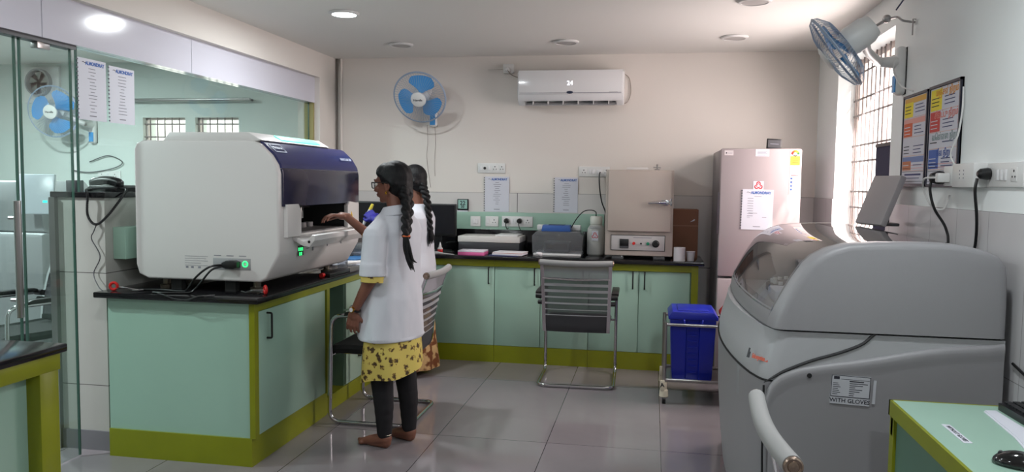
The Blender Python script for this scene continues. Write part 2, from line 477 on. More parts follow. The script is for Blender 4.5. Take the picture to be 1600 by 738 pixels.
h = G(steel); h.tube([(-2.86, 3.09, 0.80), (-2.86, 3.09, 1.34)], 0.016, n=14)
for z in (0.88, 1.26): h.cyl((-2.86, 3.09, z), (-2.905, 3.09, z), 0.008)
part('handle', h, d1)
struct('trim_7', G(dgrey).box(-2.93, -2.87, 2.05, 3.5, 2.09, 2.11))

# window grille and frame in the right wall
w3 = bpy.data.objects.new('window_3', None); COL.objects.link(w3); w3['kind'] = 'structure'; w3.location = (XR + 0.15, (W0 + W1) / 2, WZ0)
wf = mat('window_frame_white', (220, 205, 198), 0.4)
g = G(wf)
for y in (W0 + 0.02, W1 - 0.02, (W0 + W1) / 2): g.box(XR + 0.13, XR + 0.17, y - 0.02, y + 0.02, WZ0, WZ1)
for z in (WZ0 + 0.02, WZ1 - 0.02): g.box(XR + 0.13, XR + 0.17, W0, W1, z - 0.02, z + 0.02)
part('window_frame', g, w3)
g = G(mat('grille_grey', (120, 110, 108), 0.5))
y = W0 + 0.09
while y < W1 - 0.03: g.cyl((XR + 0.115, y, WZ0), (XR + 0.115, y, WZ1), 0.005, n=6); y += 0.1
for z in (1.10, 1.31, 1.42, 1.63, 1.74, 1.95, 2.06, 2.24): g.box(XR + 0.112, XR + 0.118, W0, W1, z - 0.006, z + 0.006)
part('grille', g, w3)
struct('trim_8', G(mat('sill_stone', (200, 190, 182), 0.35)).box(XR - 0.01, XR + 0.2, W0, W1, WZ0 - 0.02, WZ0))

# the room beyond the glass
g = G(wall_o)
OW = [(-4.74, -4.30), (-4.20, -3.76)]
zz0, zz1 = 1.30, 2.02
g.box(-6.6, -4.74, YB, YB + 0.2, 0, ZC); g.box(-3.76, XL - 0.3, YB, YB + 0.2, 0, ZC); g.box(-4.74, -3.76, YB, YB + 0.2, 0, zz0)
g.box(-4.74, -3.76, YB, YB + 0.2, zz1, ZC); g.box(-4.30, -4.20, YB, YB + 0.2, zz0, zz1)
struct('wall_far_room', g)
g = G(wall_o); g.box(-6.8, -6.6, -2.2, YB + 0.2, 0, ZC); struct('wall_far_side', g)
for i, (a, b) in enumerate(OW):
    w = bpy.data.objects.new('window_%d' % (4 + i), None); COL.objects.link(w); w['kind'] = 'structure'; w.location = ((a + b) / 2, YB + 0.1, zz0)
    g = G(mat('window_wood_white', (190, 180, 176), 0.5))
    for x in (a, b): g.box(x - 0.02, x + 0.02, YB + 0.05, YB + 0.09, zz0, zz1)
    for z in (zz0, zz1): g.box(a, b, YB + 0.05, YB + 0.09, z - 0.02, z + 0.02)
    part('window_frame', g, w)
    g = G(mat('grille_grey', (120, 110, 108), 0.5))
    x = a + 0.06
    while x < b - 0.02: g.cyl((x, YB + 0.03, zz0), (x, YB + 0.03, zz1), 0.006, n=6); x += 0.075
    for z in (1.42, 1.56, 1.70, 1.84, 1.96): g.box(a, b, YB + 0.025, YB + 0.035, z - 0.006, z + 0.006)
    part('grille', g, w)

# ceiling lamps
def downlight(x, y, on, label, group):
    t = thing('ceiling_light', label, 'ceiling light', (x, y, ZC), group)
    part('rim', G(white_p).lathe([(0.098, -0.001), (0.1, -0.006), (0.092, -0.014), (0.078, -0.016), (0.078, -0.001)], o=(x, y, ZC), n=40), t)
    part('lens', G(led if on else mat('lens_off', (170, 166, 164), 0.5)).lathe([(0.079, -0.003), (0.079, -0.013), (0.01, -0.0135)], o=(x, y, ZC), n=40), t)
    return t
downlight(-1.99, 4.82, True, 'round recessed ceiling light that is switched on and glowing white', 'round ceiling lights')
downlight(-1.99, 5.97, False, 'unlit round ceiling light above the blue wall fan', 'round ceiling lights')
downlight(-0.68, 5.99, False, 'unlit round ceiling light in front of the air conditioner', 'round ceiling lights')
downlight(0.56, 4.80, False, 'unlit round ceiling light nearest the camera, at the top right edge', 'round ceiling lights')
downlight(0.56, 5.94, False, 'unlit round ceiling light above the fridge', 'round ceiling lights')
for (x, y) in LIT_LAMPS[1:]:
    downlight(x, y, True, 'lit round ceiling light in the part of the room behind the camera', 'lit ceiling lights behind the camera')
for (x, y) in [(-4.3, 2.6), (-4.9, 4.9)]:
    downlight(x, y, True, 'lit round ceiling light in the room beyond the glass partition', 'ceiling lights beyond the glass')

# ------------------------------------------------------------------ counters
CT = 0.865
# L-shaped granite worktop
g = G(granite)
g.prism([(XL + 0.002, 3.50), (-1.90, 3.50), (-1.90, 6.02), (0.40, 6.02), (0.40, YB - 0.009), (XL + 0.002, YB - 0.009)], 'z', CT - 0.03, CT, bev=0.005)
solo('worktop', g, 'black granite L-shaped worktop on the mint green cabinets', 'worktop')
solo('upstand', G(granite).box(-2.25, -0.40, YB - 0.035, YB - 0.0085, CT, 1.045, bev=0.003), 'black granite upstand along the back wall behind the worktop', 'upstand')
solo('backsplash_panel', G(mint).box(-2.0, -0.40, YB - 0.03, YB - 0.0085, 1.045, 1.195, bev=0.002), 'mint green strip of panel behind the sockets above the worktop', 'panel')
def bar_handle(p, axis, L, out, m=black_p):
    """bar handle at p standing off along out"""
    a = V(axis) * L / 2; o_ = V(out) * 0.028; p = V(p)
    return G(m).tube(fillet([p - a, p - a + o_, p + a + o_, p + a], 0.008, 3), 0.0055, n=8)
# near left cabinet (side panel faces the camera, door faces the aisle)
t = thing('base_cabinet', 'mint green cabinet with lime frame carrying the white analyser', 'cabinet', (-2.36, 4.0, 0), 'mint green base cabinets')
g = G(mint); g.box(XL + 0.05, -1.965, 3.545, 4.44, 0.145, CT - 0.03)
part('body', g, t)
g = G(lime); g.box(XL + 0.05, -1.955, 3.535, 4.45, 0, 0.145); part('plinth', g, t)
g = G(lime); g.box(-1.965, -1.935, 3.535, 3.575, 0.145, CT - 0.03); g.box(-1.965, -1.935, 4.41, 4.45, 0.145, CT - 0.03); g.box(-1.965, -1.935, 3.575, 4.41, CT - 0.075, CT - 0.03)
part('frame', g, t)
d = part('door', G(mint).box(-1.963, -1.945, 3.58, 4.405, 0.15, CT - 0.08, bev=0.002), t)
part('handle', bar_handle((-1.945, 3.68, 0.70), (0, 0, 1), 0.13, (1, 0, 0)), d)
# apron rail above the knee spaces
g = G(lime); g.box(-1.975, -1.935, 4.451, 6.05, CT - 0.075, CT - 0.03); solo('apron_rail', g, 'lime green rail under the worktop above the knee space', 'rail')
# drawer pedestal
t = thing('drawer_unit', 'mint green drawer pedestal between two knee spaces of the left counter', 'cabinet', (-2.3, 5.05, 0))
part('body', G(mat('mint_carcass', (128, 160, 142), 0.4)).box(-2.72, -1.975, 4.76, 5.30, 0.1, CT - 0.08), t)
part('plinth', G(lime).box(-2.72, -1.965, 4.46, 5.30, 0, 0.1), t)
for z0, z1 in ((0.61, 0.78), (0.42, 0.60), (0.11, 0.41)):
    d = part('drawer', G(mat('mint_front', (158, 184, 166), 0.3)).box(-1.975, -1.957, 4.765, 5.295, z0, z1, bev=0.002), t)
    part('handle', bar_handle((-1.957, 5.03, (z0 + z1) / 2), (0, 1, 0), 0.12, (1, 0, 0)), d)
    if z0 > 0.5: part('lock', G(steel).cyl((-1.957, 5.03, z1 - 0.03), (-1.951, 5.03, z1 - 0.03), 0.009), d)
part_b = thing('corner_cabinet', 'mint green corner cabinet behind the two women', 'cabinet', (-2.35, 6.3, 0))
part('body', G(mint).box(-2.75, -1.96, 6.05, 6.58, 0.1, CT - 0.03), part_b)
part('plinth', G(lime).box(-2.75, -1.96, 6.045, 6.58, 0, 0.1), part_b)
# back run: three units
def XP(px): return (px - 1046) / 1212 * 6.09 + 0.075     # door joints read along the cabinet fronts
joints = [-1.9, -1.235, -0.862, -0.478, -0.09, 0.30]
def back_unit(x0, x1, cuts, hsides, label, endpost=False):
    t = thing('base_cabinet', label, 'cabinet', ((x0 + x1) / 2, 6.35, 0), 'mint green base cabinets')
    part('body', G(mint).box(x0 + 0.001, x1 - 0.001, 6.10, YB - 0.01, 0.135, CT - 0.03), t)
    part('plinth', G(lime).box(x0 + 0.001, x1 - 0.001, 6.075, YB - 0.01, 0, 0.135), t)
    fr = G(lime); fr.box(x0 + 0.001, x1 - 0.001, 6.06, 6.10, CT - 0.085, CT - 0.03)
    if endpost: fr.box(x1 - 0.052, x1 - 0.001, 6.058, 6.13, 0, CT - 0.03)
    part('frame', fr, t)
    for i in range(len(cuts) - 1):
        d = part('door', G(mint).box(cuts[i] + 0.0025, cuts[i + 1] - 0.0025, 6.08, 6.098, 0.137, CT - 0.088, bev=0.0015), t)
        s_ = hsides[i]; hx = cuts[i] + 0.045 if s_ == 'L' else cuts[i + 1] - 0.045
        part('handle', bar_handle((hx, 6.08, 0.705), (0, 0, 1), 0.13, (0, -1, 0)), d)
back_unit(-1.95, -1.235, [-1.93, -1.235], 'R', 'mint green back cabinet with one wide door, nearest the women')
back_unit(-1.235, -0.478, [-1.235, -0.862, -0.478], 'RR', 'mint green two-door back cabinet behind the mesh chair')
back_unit(-0.478, 0.36, [-0.478, -0.09, 0.30], 'RL', 'mint green two-door back cabinet under the oven with lime end post', True)

# foreground left table
t = thing('lab_bench', 'black topped lime framed bench at the lower left corner', 'table', (-2.4, 1.9, 0))
part('tabletop', G(granite).box(-2.80, -2.04, 1.1, 2.41, 0.83, 0.86, bev=0.006), t)
part('frame', G(lime).box(-2.78, -2.055, 1.12, 2.39, 0.77, 0.83, bev=0.002), t)
for (x, y) in ((-2.15, 2.30), (-2.78, 2.30), (-2.15, 1.12), (-2.78, 1.12)):
    part('leg', G(lime).box(x, x + 0.09, y, y + 0.085, 0, 0.77, bev=0.002), t)
part('side_panel', G(mint).box(-2.13, -2.115, 1.205, 2.30, 0.1, 0.77), t)

# foreground right table
t = thing('desk', 'mint green desk with lime green edges at the lower right corner', 'table', (1.03, 2.2, 0))
g = G(mint); g.box(0.797, 1.28, 2.0, 2.70, 0.735, 0.75); part('desktop', g, t)
g = G(lime); g.box(0.787, 0.797, 2.0, 2.71, 0.70, 0.7502); g.box(0.787, 1.28, 2.70, 2.71, 0.70, 0.7502); g.box(0.79, 0.83, 2.66, 2.70, 0, 0.70); g.box(0.79, 1.28, 2.67, 2.69, 0.64, 0.70); g.box(1.24, 1.28, 2.66, 2.70, 0, 0.64)
part('frame', g, t)
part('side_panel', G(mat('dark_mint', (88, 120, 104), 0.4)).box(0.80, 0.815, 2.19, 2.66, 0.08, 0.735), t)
g = G(paper_m); L_ = frame((0.872, 2.368, 0.7503), (0.0, -0.2, 0), (0.9, 0.0, 0))
g.rect(L_, -0.085, 0.085, -0.012, 0.012, paper_m, 0.0006); g.M = None
g.text('WITHOUT GLOVES', 0.0165, L_ @ Matrix.Translation((0, 0, 0.0009)), ink_d, 0.0002, bold=0.0004)
solo('desk_label', g, 'small white label reading WITHOUT GLOVES stuck on the mint desk', 'label')
# ------------------------------------------------------------------ white analyser on the left counter
def shiftx(P, d): return [(x + d, z) for x, z in P]
t = thing('blood_analyser', 'large white benchtop analyser with navy visor on the left counter', 'analyser', (-2.27, 4.18, CT))
Y0, Y1 = 3.65, 4.74
prof = [(-2.60, 0.925), (-1.965, 0.925), (-1.93, 0.945), (-1.865, 1.055), (-1.858, 1.08), (-1.858, 1.48), (-1.868, 1.525), (-1.90, 1.575), (-1.96, 1.632), (-2.0, 1.648), (-2.62, 1.648), (-2.655, 1.635), (-2.67, 1.60), (-2.67, 1.0), (-2.655, 0.95)]
body = G(mach_w).prism(prof, 'y', Y0, Y1, bev=0.012, seg=3)
cut = G(dark_in).box(-2.25, -1.80, 3.86, 4.52, 1.165, 1.325)
body.mats.append(dark_in)
part('body', boolcut(body, cut), t)
g = G(mach_w)
g.prism([(-2.52, 1.645), (-1.985, 1.645), (-1.96, 1.652), (-2.03, 1.692), (-2.48, 1.692)], 'y', Y0 + 0.02, Y1 - 0.22, bev=0.01)
part('top_cover', g, t)
g = G(mat('cyan_light', (100, 200, 185), 0.5, emit=(90, 240, 215), estr=1.0))
g.M = frame((-1.995, 4.16, 1.6745), (0, 1, 0), (-0.07, 0, 0.04)); g.box(-0.25, 0.25, -0.026, 0.026, 0, 0.003, bev=0.001)
part('status_light', g, t, 'glowing cyan status strip')
# visor: navy curved panel over the front
outer = [(-1.975, 1.640), (-1.955, 1.6395), (-1.895, 1.583), (-1.862, 1.530), (-1.8505, 1.485), (-1.8505, 1.30)]
inner = [(-1.86, 1.30), (-1.864, 1.48), (-1.875, 1.522), (-1.905, 1.57), (-1.965, 1.626)]
up_o = [(-1.972, 1.6475), (-1.952, 1.640), (-1.893, 1.586), (-1.859, 1.532), (-1.8535, 1.51)]
g = G(navy).prism(up_o + [(-1.868, 1.51), (-1.905, 1.57), (-1.965, 1.625)], 'y', Y0 + 0.03, Y1 - 0.03)
part('visor_panel', g, t)
vg = glass('visor_glass', (52, 52, 80), 1.2)
g = G(mat('visor_tint', (42, 42, 64), 0.14)).prism([(-1.8525, 1.508), (-1.848, 1.48), (-1.848, 1.315), (-1.866, 1.315), (-1.866, 1.508)], 'y', Y0 + 0.03, Y1 - 0.03, bev=0.002)
v = part('visor_window', g, t)
M1 = frame((-1.9195, Y0 + 0.115, 1.6125), (0, 1, 0), (-0.062, 0, 0.056))
wl = mat('logo_silver', (186, 196, 214), 0.4)
g = G(wl); g.M = M1
for a in ((-0.06, 0.06, 0.026, 0.03), (-0.06, 0.06, -0.03, -0.026), (-0.06, -0.056, -0.03, 0.03), (0.056, 0.06, -0.03, 0.03)): g.box(a[0], a[1], a[2], a[3], 0, 0.003)
g.text('Trivitron', 0.026, Matrix.Translation((0, 0.002, 0.0022)), wl, 0.0004, bold=0.0008)
part('logo', g, t, 'silver boxed logo')
g = G(wl); g.text('NANOLAB 200', 0.026, frame((-1.885, Y1 - 0.16, 1.5785), (0, 1, 0), (-0.034, 0, 0.054)) @ Matrix.Translation((0, 0, 0.0035)), wl, 0.0004, bold=0.0006)
part('model_lettering', g, t)
# work opening: side covers, probe, tray flap
g = G(mach_w); g.prism([(3.70, 1.155), (3.84, 1.155), (3.86, 1.17), (3.86, 1.29), (3.83, 1.325), (3.70, 1.325)], 'x', -1.862, -1.835, bev=0.004); part('side_cover', g, t)
g = G(mach_w); g.prism([(4.50, 1.165), (4.68, 1.155), (4.68, 1.31), (4.53, 1.325), (4.50, 1.30)], 'x', -1.862, -1.835, bev=0.004)
c_ = part('side_cover', g, t)
yl = mat('warning_yellow', (228, 190, 30), 0.5)
g = G(yl); g.prism([(4.53, 1.215), (4.58, 1.215), (4.555, 1.262)], 'x', -1.835, -1.8335); g.prism([(4.551, 1.222), (4.559, 1.222), (4.557, 1.245), (4.553, 1.245)], 'x', -1.8335, -1.833, black_p)
part('warning_label', g, c_, 'yellow triangle warning label')
g = G(steel); g.box(-2.10, -2.06, 3.95, 4.45, 1.285, 1.30, bev=0.003); g.box(-2.085, -1.95, 4.10, 4.125, 1.275, 1.30, bev=0.003); g.box(-1.975, -1.95, 4.098, 4.128, 1.235, 1.298, bev=0.003); g.cyl((-1.962, 4.113, 1.235), (-1.962, 4.113, 1.185), 0.003, 0.0015)
part('probe_arm', g, t)
g = G(mat('opening_deck', (120, 118, 118), 0.5)); g.box(-2.2, -1.86, 3.87, 4.51, 1.166, 1.172)
for k in range(6): g.cyl((-2.05, 3.95 + k * 0.09, 1.172), (-2.05, 3.95 + k * 0.09, 1.20), 0.028, n=16)
part('reagent_deck', g, t)
g = G(mach_w); g.prism([(-1.862, 1.16), (-1.862, 1.135), (-1.80, 1.105), (-1.765, 1.10), (-1.735, 1.135), (-1.735, 1.16), (-1.75, 1.165), (-1.775, 1.135), (-1.80, 1.13)], 'y', 3.80, 4.62, bev=0.004)
f_ = part('tray_flap', g, t)
g = G(black_p)
for y in (3.799, 4.621): g.cyl((-1.765, y - 0.002, 1.128), (-1.765, y + 0.002, 1.128), 0.007)
part('hinge_screw', g, f_)
g = G(mat('lower_front', (206, 203, 200), 0.4)); g.prism([(3.70, 0.985), (4.68, 0.985), (4.69, 1.0), (4.69, 1.09), (3.70, 1.09)], 'x', -1.90, -1.8585)
g2 = G(mat('led_panel_black', (10, 22, 14), 0.4)); g2.box(-1.8585, -1.8565, 3.86, 3.925, 1.045, 1.10)
pl = part('indicator_panel', g2, t)
gl = mat('green_led', (60, 220, 120), 0.4, emit=(50, 230, 120), estr=1.6)
g2 = G(gl)
for (y, z) in ((3.87, 1.08), (3.89, 1.08), (3.91, 1.08), (3.88, 1.055), (3.90, 1.055)): g2.box(-1.8566, -1.8558, y - 0.006, y + 0.006, z - 0.009, z + 0.009)
part('indicator_light', g2, pl, 'glowing green indicator lights')
g2 = G(ink)
g2.box(-1.8578, -1.857, 3.97, 3.985, 1.085, 1.10); g2.box(-1.8578, -1.857, 3.965, 4.0, 1.076, 1.079); g2.box(-1.8578, -1.857, 4.04, 4.052, 1.06, 1.085)
g2.box(-1.8578, -1.857, 4.235, 4.245, 1.07, 1.095); g2.box(-1.8578, -1.857, 4.44, 4.448, 1.07, 1.09)
part('front_markings', g2, t)
g = G(grey_p); g.box(-2.225, -2.015, Y0 - 0.002, Y0 + 0.01, 0.985, 1.045, bev=0.0015); pr_ = part('power_inlet', g, t, 'grey recessed power panel')
g = G(black_p); g.prism([(-2.155, 1.0), (-2.13, 0.993), (-2.09, 0.993), (-2.07, 1.0), (-2.07, 1.03), (-2.09, 1.036), (-2.13, 1.036), (-2.155, 1.025)], 'y', Y0 - 0.045, Y0 - 0.002, bev=0.006); part('plug', g, pr_)
g = G(gl); g.tube([(-2.045 + 0.0135 * math.cos(2 * PI * k / 24), Y0 - 0.003, 1.017 + 0.0135 * math.sin(2 * PI * k / 24)) for k in range(24)], 0.0035, closed=True, n=8); g.cyl((-2.045, Y0 - 0.001, 1.017), (-2.045, Y0 - 0.003, 1.017), 0.006, m=white_p); part('power_button', g, pr_, 'green lit ring button')
g = G(ink)
for k, w in enumerate((0.13, 0.12, 0.13, 0.09, 0.13)): g.box(-2.385, -2.385 + w, Y0 - 0.001, Y0 + 0.001, 1.05 - k * 0.012, 1.0515 - k * 0.012)
for x in (-2.22, -2.15, -2.08): g.box(x, x + 0.04, Y0 - 0.001, Y0 + 0.001, 1.056, 1.0595)
for x in (-2.38, -2.35, -2.31): g.box(x, x + 0.014, Y0 - 0.001, Y0 + 0.001, 0.988, 0.998)
part('rating_label', g, t)
for (x, y) in ((-2.55, 3.74), (-2.03, 3.74), (-2.55, 4.62), (-2.03, 4.62)):
    part('foot', G(mat('foot_alu', (120, 112, 100), 0.3, metal=0.8)).lathe([(0.034, 0), (0.036, 0.006), (0.036, 0.02), (0.02, 0.024), (0.02, 0.062)], o=(x, y, CT), n=24), t)
for x in (-2.47, -2.16): part('support_block', G(dark_in).box(x - 0.03, x + 0.03, 3.70, 3.74, CT, 0.925), t)
# power leads
g = G(black_p)
g.tube(crv([(-2.15, 3.615, 1.014), (-2.20, 3.57, 1.005), (-2.27, 3.56, 0.95), (-2.33, 3.58, 0.885), (-2.38, 3.60, 0.871), (-2.50, 3.62, 0.871), (-2.62, 3.60, 0.871)]), 0.0055, n=8)
g.tube(crv([(-2.15, 3.615, 1.006), (-2.19, 3.575, 0.99), (-2.24, 3.565, 0.93), (-2.28, 3.57, 0.89), (-2.31, 3.56, 0.872), (-2.42, 3.53, 0.871), (-2.49, 3.53, 0.871)]), 0.0055, n=8)
solo('power_cable', g, 'black power leads drooping from the white analyser plug', 'cable')
g = G(black_p); g.tube(crv([(-2.45, 3.51, 0.871), (-2.40, 3.492, 0.866), (-2.34, 3.488, 0.85), (-2.27, 3.488, 0.848), (-2.21, 3.492, 0.866), (-2.14, 3.52, 0.871)]), 0.004, n=8)
solo('loose_cable', g, 'thin black cable looping over the near edge of the worktop', 'cable')
for i, (x, y, a) in enumerate(((-2.735, 3.56, 0.3), (-1.93, 3.64, 2.3))):
    t = thing('pipe_clip', ('red ringed wire clip at the left end of the white analyser', 'red ringed wire clip by the front corner foot of the white analyser')[i], 'clip', (x, y, CT), 'red ringed wire clips')
    g = G(red_p); P = []
    for k in range(20): P.append(V((x + 0.018 * math.cos(2 * PI * k / 20) * math.cos(a), y + 0.018 * math.cos(2 * PI * k / 20) * math.sin(a), CT + 0.0255 + 0.018 * math.sin(2 * PI * k / 20))))
    g.tube(P, 0.0075, closed=True, n=8); part('ring', g, t)
    g = G(steel); dx = 1 if i == 0 else -1
    g.tube(crv([(x + dx * 0.015, y, CT + 0.012), (x + dx * 0.06, y + 0.02, CT + 0.014), (x + dx * 0.11, y + 0.01, CT + 0.006), (x + dx * 0.15, y + 0.03, CT + 0.008)]), 0.004, n=6)
    g.tube(crv([(x + dx * 0.015, y + 0.01, CT + 0.02), (x + dx * 0.07, y - 0.005, CT + 0.02), (x + dx * 0.12, y + 0.03, CT + 0.006)]), 0.004, n=6); part('wire', g, t)

# ------------------------------------------------------------------ telephone on the half wall, box below it
HW = 1.375
t = thing('telephone', 'black corded desk telephone on the half wall beside the analyser', 'telephone', (-2.95, 3.86, HW))
g = G(black_p); g.prism([(-3.04, HW), (-2.86, HW), (-2.855, HW + 0.022), (-2.88, HW + 0.034), (-3.02, HW + 0.036), (-3.045, HW + 0.018)], 'y', 3.76, 3.95, bev=0.008); part('base', g, t)
g = G(black_p); P = crv([(-3.045, 3.80, HW + 0.030), (-3.02, 3.80, HW + 0.052), (-2.95, 3.80, HW + 0.062), (-2.88, 3.80, HW + 0.050), (-2.855, 3.80, HW + 0.028)])
g.tube(P, [0.012 + 0.012 * min(1, i / 5, (len(P) - 1 - i) / 5) for i in range(len(P))], n=14); part('handset', g, t)
g = G(black_p); P = crv([(-3.02, 3.77, HW + 0.012), (-2.93, 3.62, HW + 0.010), (-2.885, 3.572, HW - 0.02), (-2.885, 3.570, HW - 0.12), (-2.84, 3.572, HW - 0.168), (-2.79, 3.60, HW - 0.12), (-2.775, 3.70, HW - 0.02), (-2.80, 3.76, HW + 0.012), (-2.86, 3.79, HW + 0.02)], 22)
Q = []
for i, p in enumerate(P): Q += [p + V((0.005 * math.cos(i * 1.6), 0, 0.005 * math.sin(i * 1.6)))]
g.tube(P, [0.0055 + 0.002 * (i % 2) for i in range(len(P))], n=8); part('coiled_cord', g, t)
solo('phone_line', G(dgrey).tube(crv([(-2.84, 3.582, 1.215), (-2.86, 3.58, 1.17), (-2.875, 3.582, 1.13), (-2.83, 3.585, 1.04), (-2.87, 3.585, 0.95), (-2.80, 3.53, 0.89), (-2.76, 3.51, 0.871)]), 0.0028, n=6), 'thin dark telephone wire hanging down the tiled half wall', 'cable')
solo('square_block', G(dgrey).box(-3.06, -3.0, 3.63, 3.69, HW, HW + 0.06, bev=0.003), 'dark square block on the half wall left of the telephone', 'block')
t = thing('wall_cupboard', 'small mint green box fixed to the half wall behind the white analyser', 'cupboard', (-2.77, 3.9, 1.02))
part('body', G(mint).box(XL, -2.735, 3.66, 4.30, 1.02, 1.19, bev=0.003), t)
part('handle', G(white_p).box(-2.735, -2.72, 4.02, 4.05, 1.06, 1.15, bev=0.004), t)

# ------------------------------------------------------------------ printed sheets
sleeve = glass('clear_sleeve', (225, 226, 235), 0.8, 0.1)
def sheet(M, w, h, label, rows, group=None, spiral='L'):
    """spiral-edged printed sheet, centre at M, x right, y up"""
    g = G(paper_m); g.M = M; g.box(-w / 2, w / 2, -h / 2, h / 2, 0, 0.0015)
    n = 15
    sx = -w / 2 - 0.003
    for k in range(n):
        y = -h / 2 + (k + 0.5) * h / n
        g.box(sx - 0.006, sx + 0.004, y - 0.004, y + 0.003, 0, 0.003, mat('spiral_grey', (90, 90, 100), 0.5))
    g.text('ALMONDRAY', 0.026, Matrix.Translation((0.02, h / 2 - 0.024, 0.0018)), blue_ink, 0.0003, bold=0.0012, sx=0.86)
    g.tube([(-w / 2 + 0.03, h / 2 - 0.022, 0.002), (-w / 2 + 0.038, h / 2 - 0.018, 0.002), (-w / 2 + 0.05, h / 2 - 0.024, 0.002), (-w / 2 + 0.056, h / 2 - 0.02, 0.002)], 0.0015, ink_d, n=4)
    for (yy, xx, ww) in rows:
        g.box(xx - ww / 2, xx + ww / 2, h / 2 - yy - 0.0016, h / 2 - yy + 0.0016, 0, 0.002, ink)
    g.box(-0.025, 0.025, -h / 2 + 0.02, -h / 2 + 0.025, 0, 0.002, ink)
    return solo('notice_sheet', g, label, 'notice', group)
rr = random.Random(3)
def rows(n, x=0, y0=0.05, dy=0.017, w=0.07): return [(y0 + i * dy, x + rr.uniform(-.004, .004), w * rr.uniform(0.35, 1.0)) for i in range(n)]
GX = -2.889
sheet(frame((GX, 3.632, 1.905), (0, 1, 0), (0, 0, 1)), 0.205, 0.315, 'printed notice with blue heading on the glass, the left one of two', rows(14), 'notices with a blue heading')
sheet(frame((GX, 3.862, 1.90), (0, 1, 0), (0, 0, 1)), 0.205, 0.305, 'printed notice with blue heading on the glass, the right one of two', rows(13), 'notices with a blue heading')
BW = YB - 0.0095
sheet(frame((-1.33, BW, 1.35), (1, 0, 0), (0, 0, 1)), 0.215, 0.305, 'printed notice with blue heading on the back wall under the left socket plate', rows(12), 'notices with a blue heading')
sheet(frame((-0.727, BW, 1.352), (1, 0, 0), (0, 0, 1)), 0.20, 0.30, 'printed notice with blue heading on the back wall above the clear box', rows(12), 'notices with a blue heading')

# ------------------------------------------------------------------ switch plates and sockets
def plate(M, w, h, items, label, group=None, name='socket_plate'):
    root = thing(name, label, 'socket', (0, 0, 0), group)
    g = G(white_p); g.box(-w / 2, w / 2, -h / 2, h / 2, 0, 0.010, bev=0.003); part('plate', g, root)
    for (k, x) in items:
        if k == 's':
            part('switch', G(white_g).prism([(-0.0, 0.010), (-0.0, 0.010)] and [(x - 0.011, -0.02), (x + 0.011, -0.02), (x + 0.011, 0.02), (x - 0.011, 0.02)], 'z', 0.009, 0.0145, bev=0.002), root)
        elif k == 'o':
            s_ = G(white_p); s_.box(x - 0.024, x + 0.024, -0.026, 0.026, 0.009, 0.0115, bev=0.001)
            for (a, b, r) in ((0, 0.013, 0.005), (-0.011, -0.008, 0.004), (0.011, -0.008, 0.004)): s_.cyl((x + a, b, 0.0112), (x + a, b, 0.012), r, m=dark_in, n=12)
            part('outlet', s_, root)
        elif k == 'k': part('indicator', G(black_p).cyl((x, 0, 0.009), (x, 0, 0.013), 0.012), root)
        elif k == 'w': part('blank', G(white_g).box(x - 0.02, x + 0.02, -0.02, 0.02, 0.009, 0.012, bev=0.001), root)
        elif k == 'p':
            s_ = G(black_p); s_.lathe([(0.022, 0.0115), (0.024, 0.02), (0.02, 0.045), (0.01, 0.055)], n=18, o=(x, 0.005, 0)); part('plug', s_, root)
    root.matrix_world = M
    return root
gp = 'white socket plates on the back wall'
plate(frame((-1.38, YB - 0.0005, 1.575), (1, 0, 0), (0, 0, 1)), 0.245, 0.085, [('s', -0.095), ('k', -0.06), ('s', -0.02), ('o', 0.03), ('o', 0.09)], 'white socket plate with black indicator above the left back notice', gp)
plate(frame((-0.49, YB - 0.0005, 1.553), (1, 0, 0), (0, 0, 1)), 0.26, 0.085, [('o', -0.09), ('s', -0.035), ('s', -0.008), ('w', 0.04), ('o', 0.10)], 'white socket plate left of the top of the oven', gp)
BB = YB - 0.0305
plate(frame((-1.512, BB, 1.113), (1, 0, 0), (0, 0, 1)), 0.088, 0.088, [('s', -0.011), ('s', 0.012)], 'small cream switch plate on the green panel, leftmost in its row', gp)
plate(frame((-1.366, BB, 1.115), (1, 0, 0), (0, 0, 1)), 0.115, 0.088, [('s', -0.035), ('o', 0.02)], 'square socket plate in the middle of the row on the green panel', gp)
plate(frame((-1.143, BB, 1.118), (1, 0, 0), (0, 0, 1)), 0.27, 0.09, [('p', -0.092), ('s', -0.045), ('s', -0.018), ('p', 0.022), ('o', 0.09)], 'long socket plate with two black plugs on the green panel', gp)
for i, x in enumerate((-1.235, -1.121)):
    solo('plug_lead', G(black_p).tube(crv([(x, BB - 0.05, 1.12), (x, BB - 0.058, 1.09), (x + 0.008, BB - 0.04, 1.055), (x + 0.02, BB - 0.03, 1.05 - 0.02 * i + 0.01)]), 0.004, n=6), ('short black lead of the left plug on the green panel', 'short black lead of the right plug on the green panel')[i], 'cable')
# oven lead and waste bottle tube
solo('oven_lead', G(black_p).tube(crv([(-0.44, YB - 0.03, 1.55), (-0.445, YB - 0.05, 1.52), (-0.44, YB - 0.06, 1.42), (-0.42, YB - 0.05, 1.30), (-0.385, YB - 0.05, 1.20), (-0.375, YB - 0.08, 1.05)]), 0.0055, n=8), 'black mains lead hanging from the plate down to the oven', 'cable')
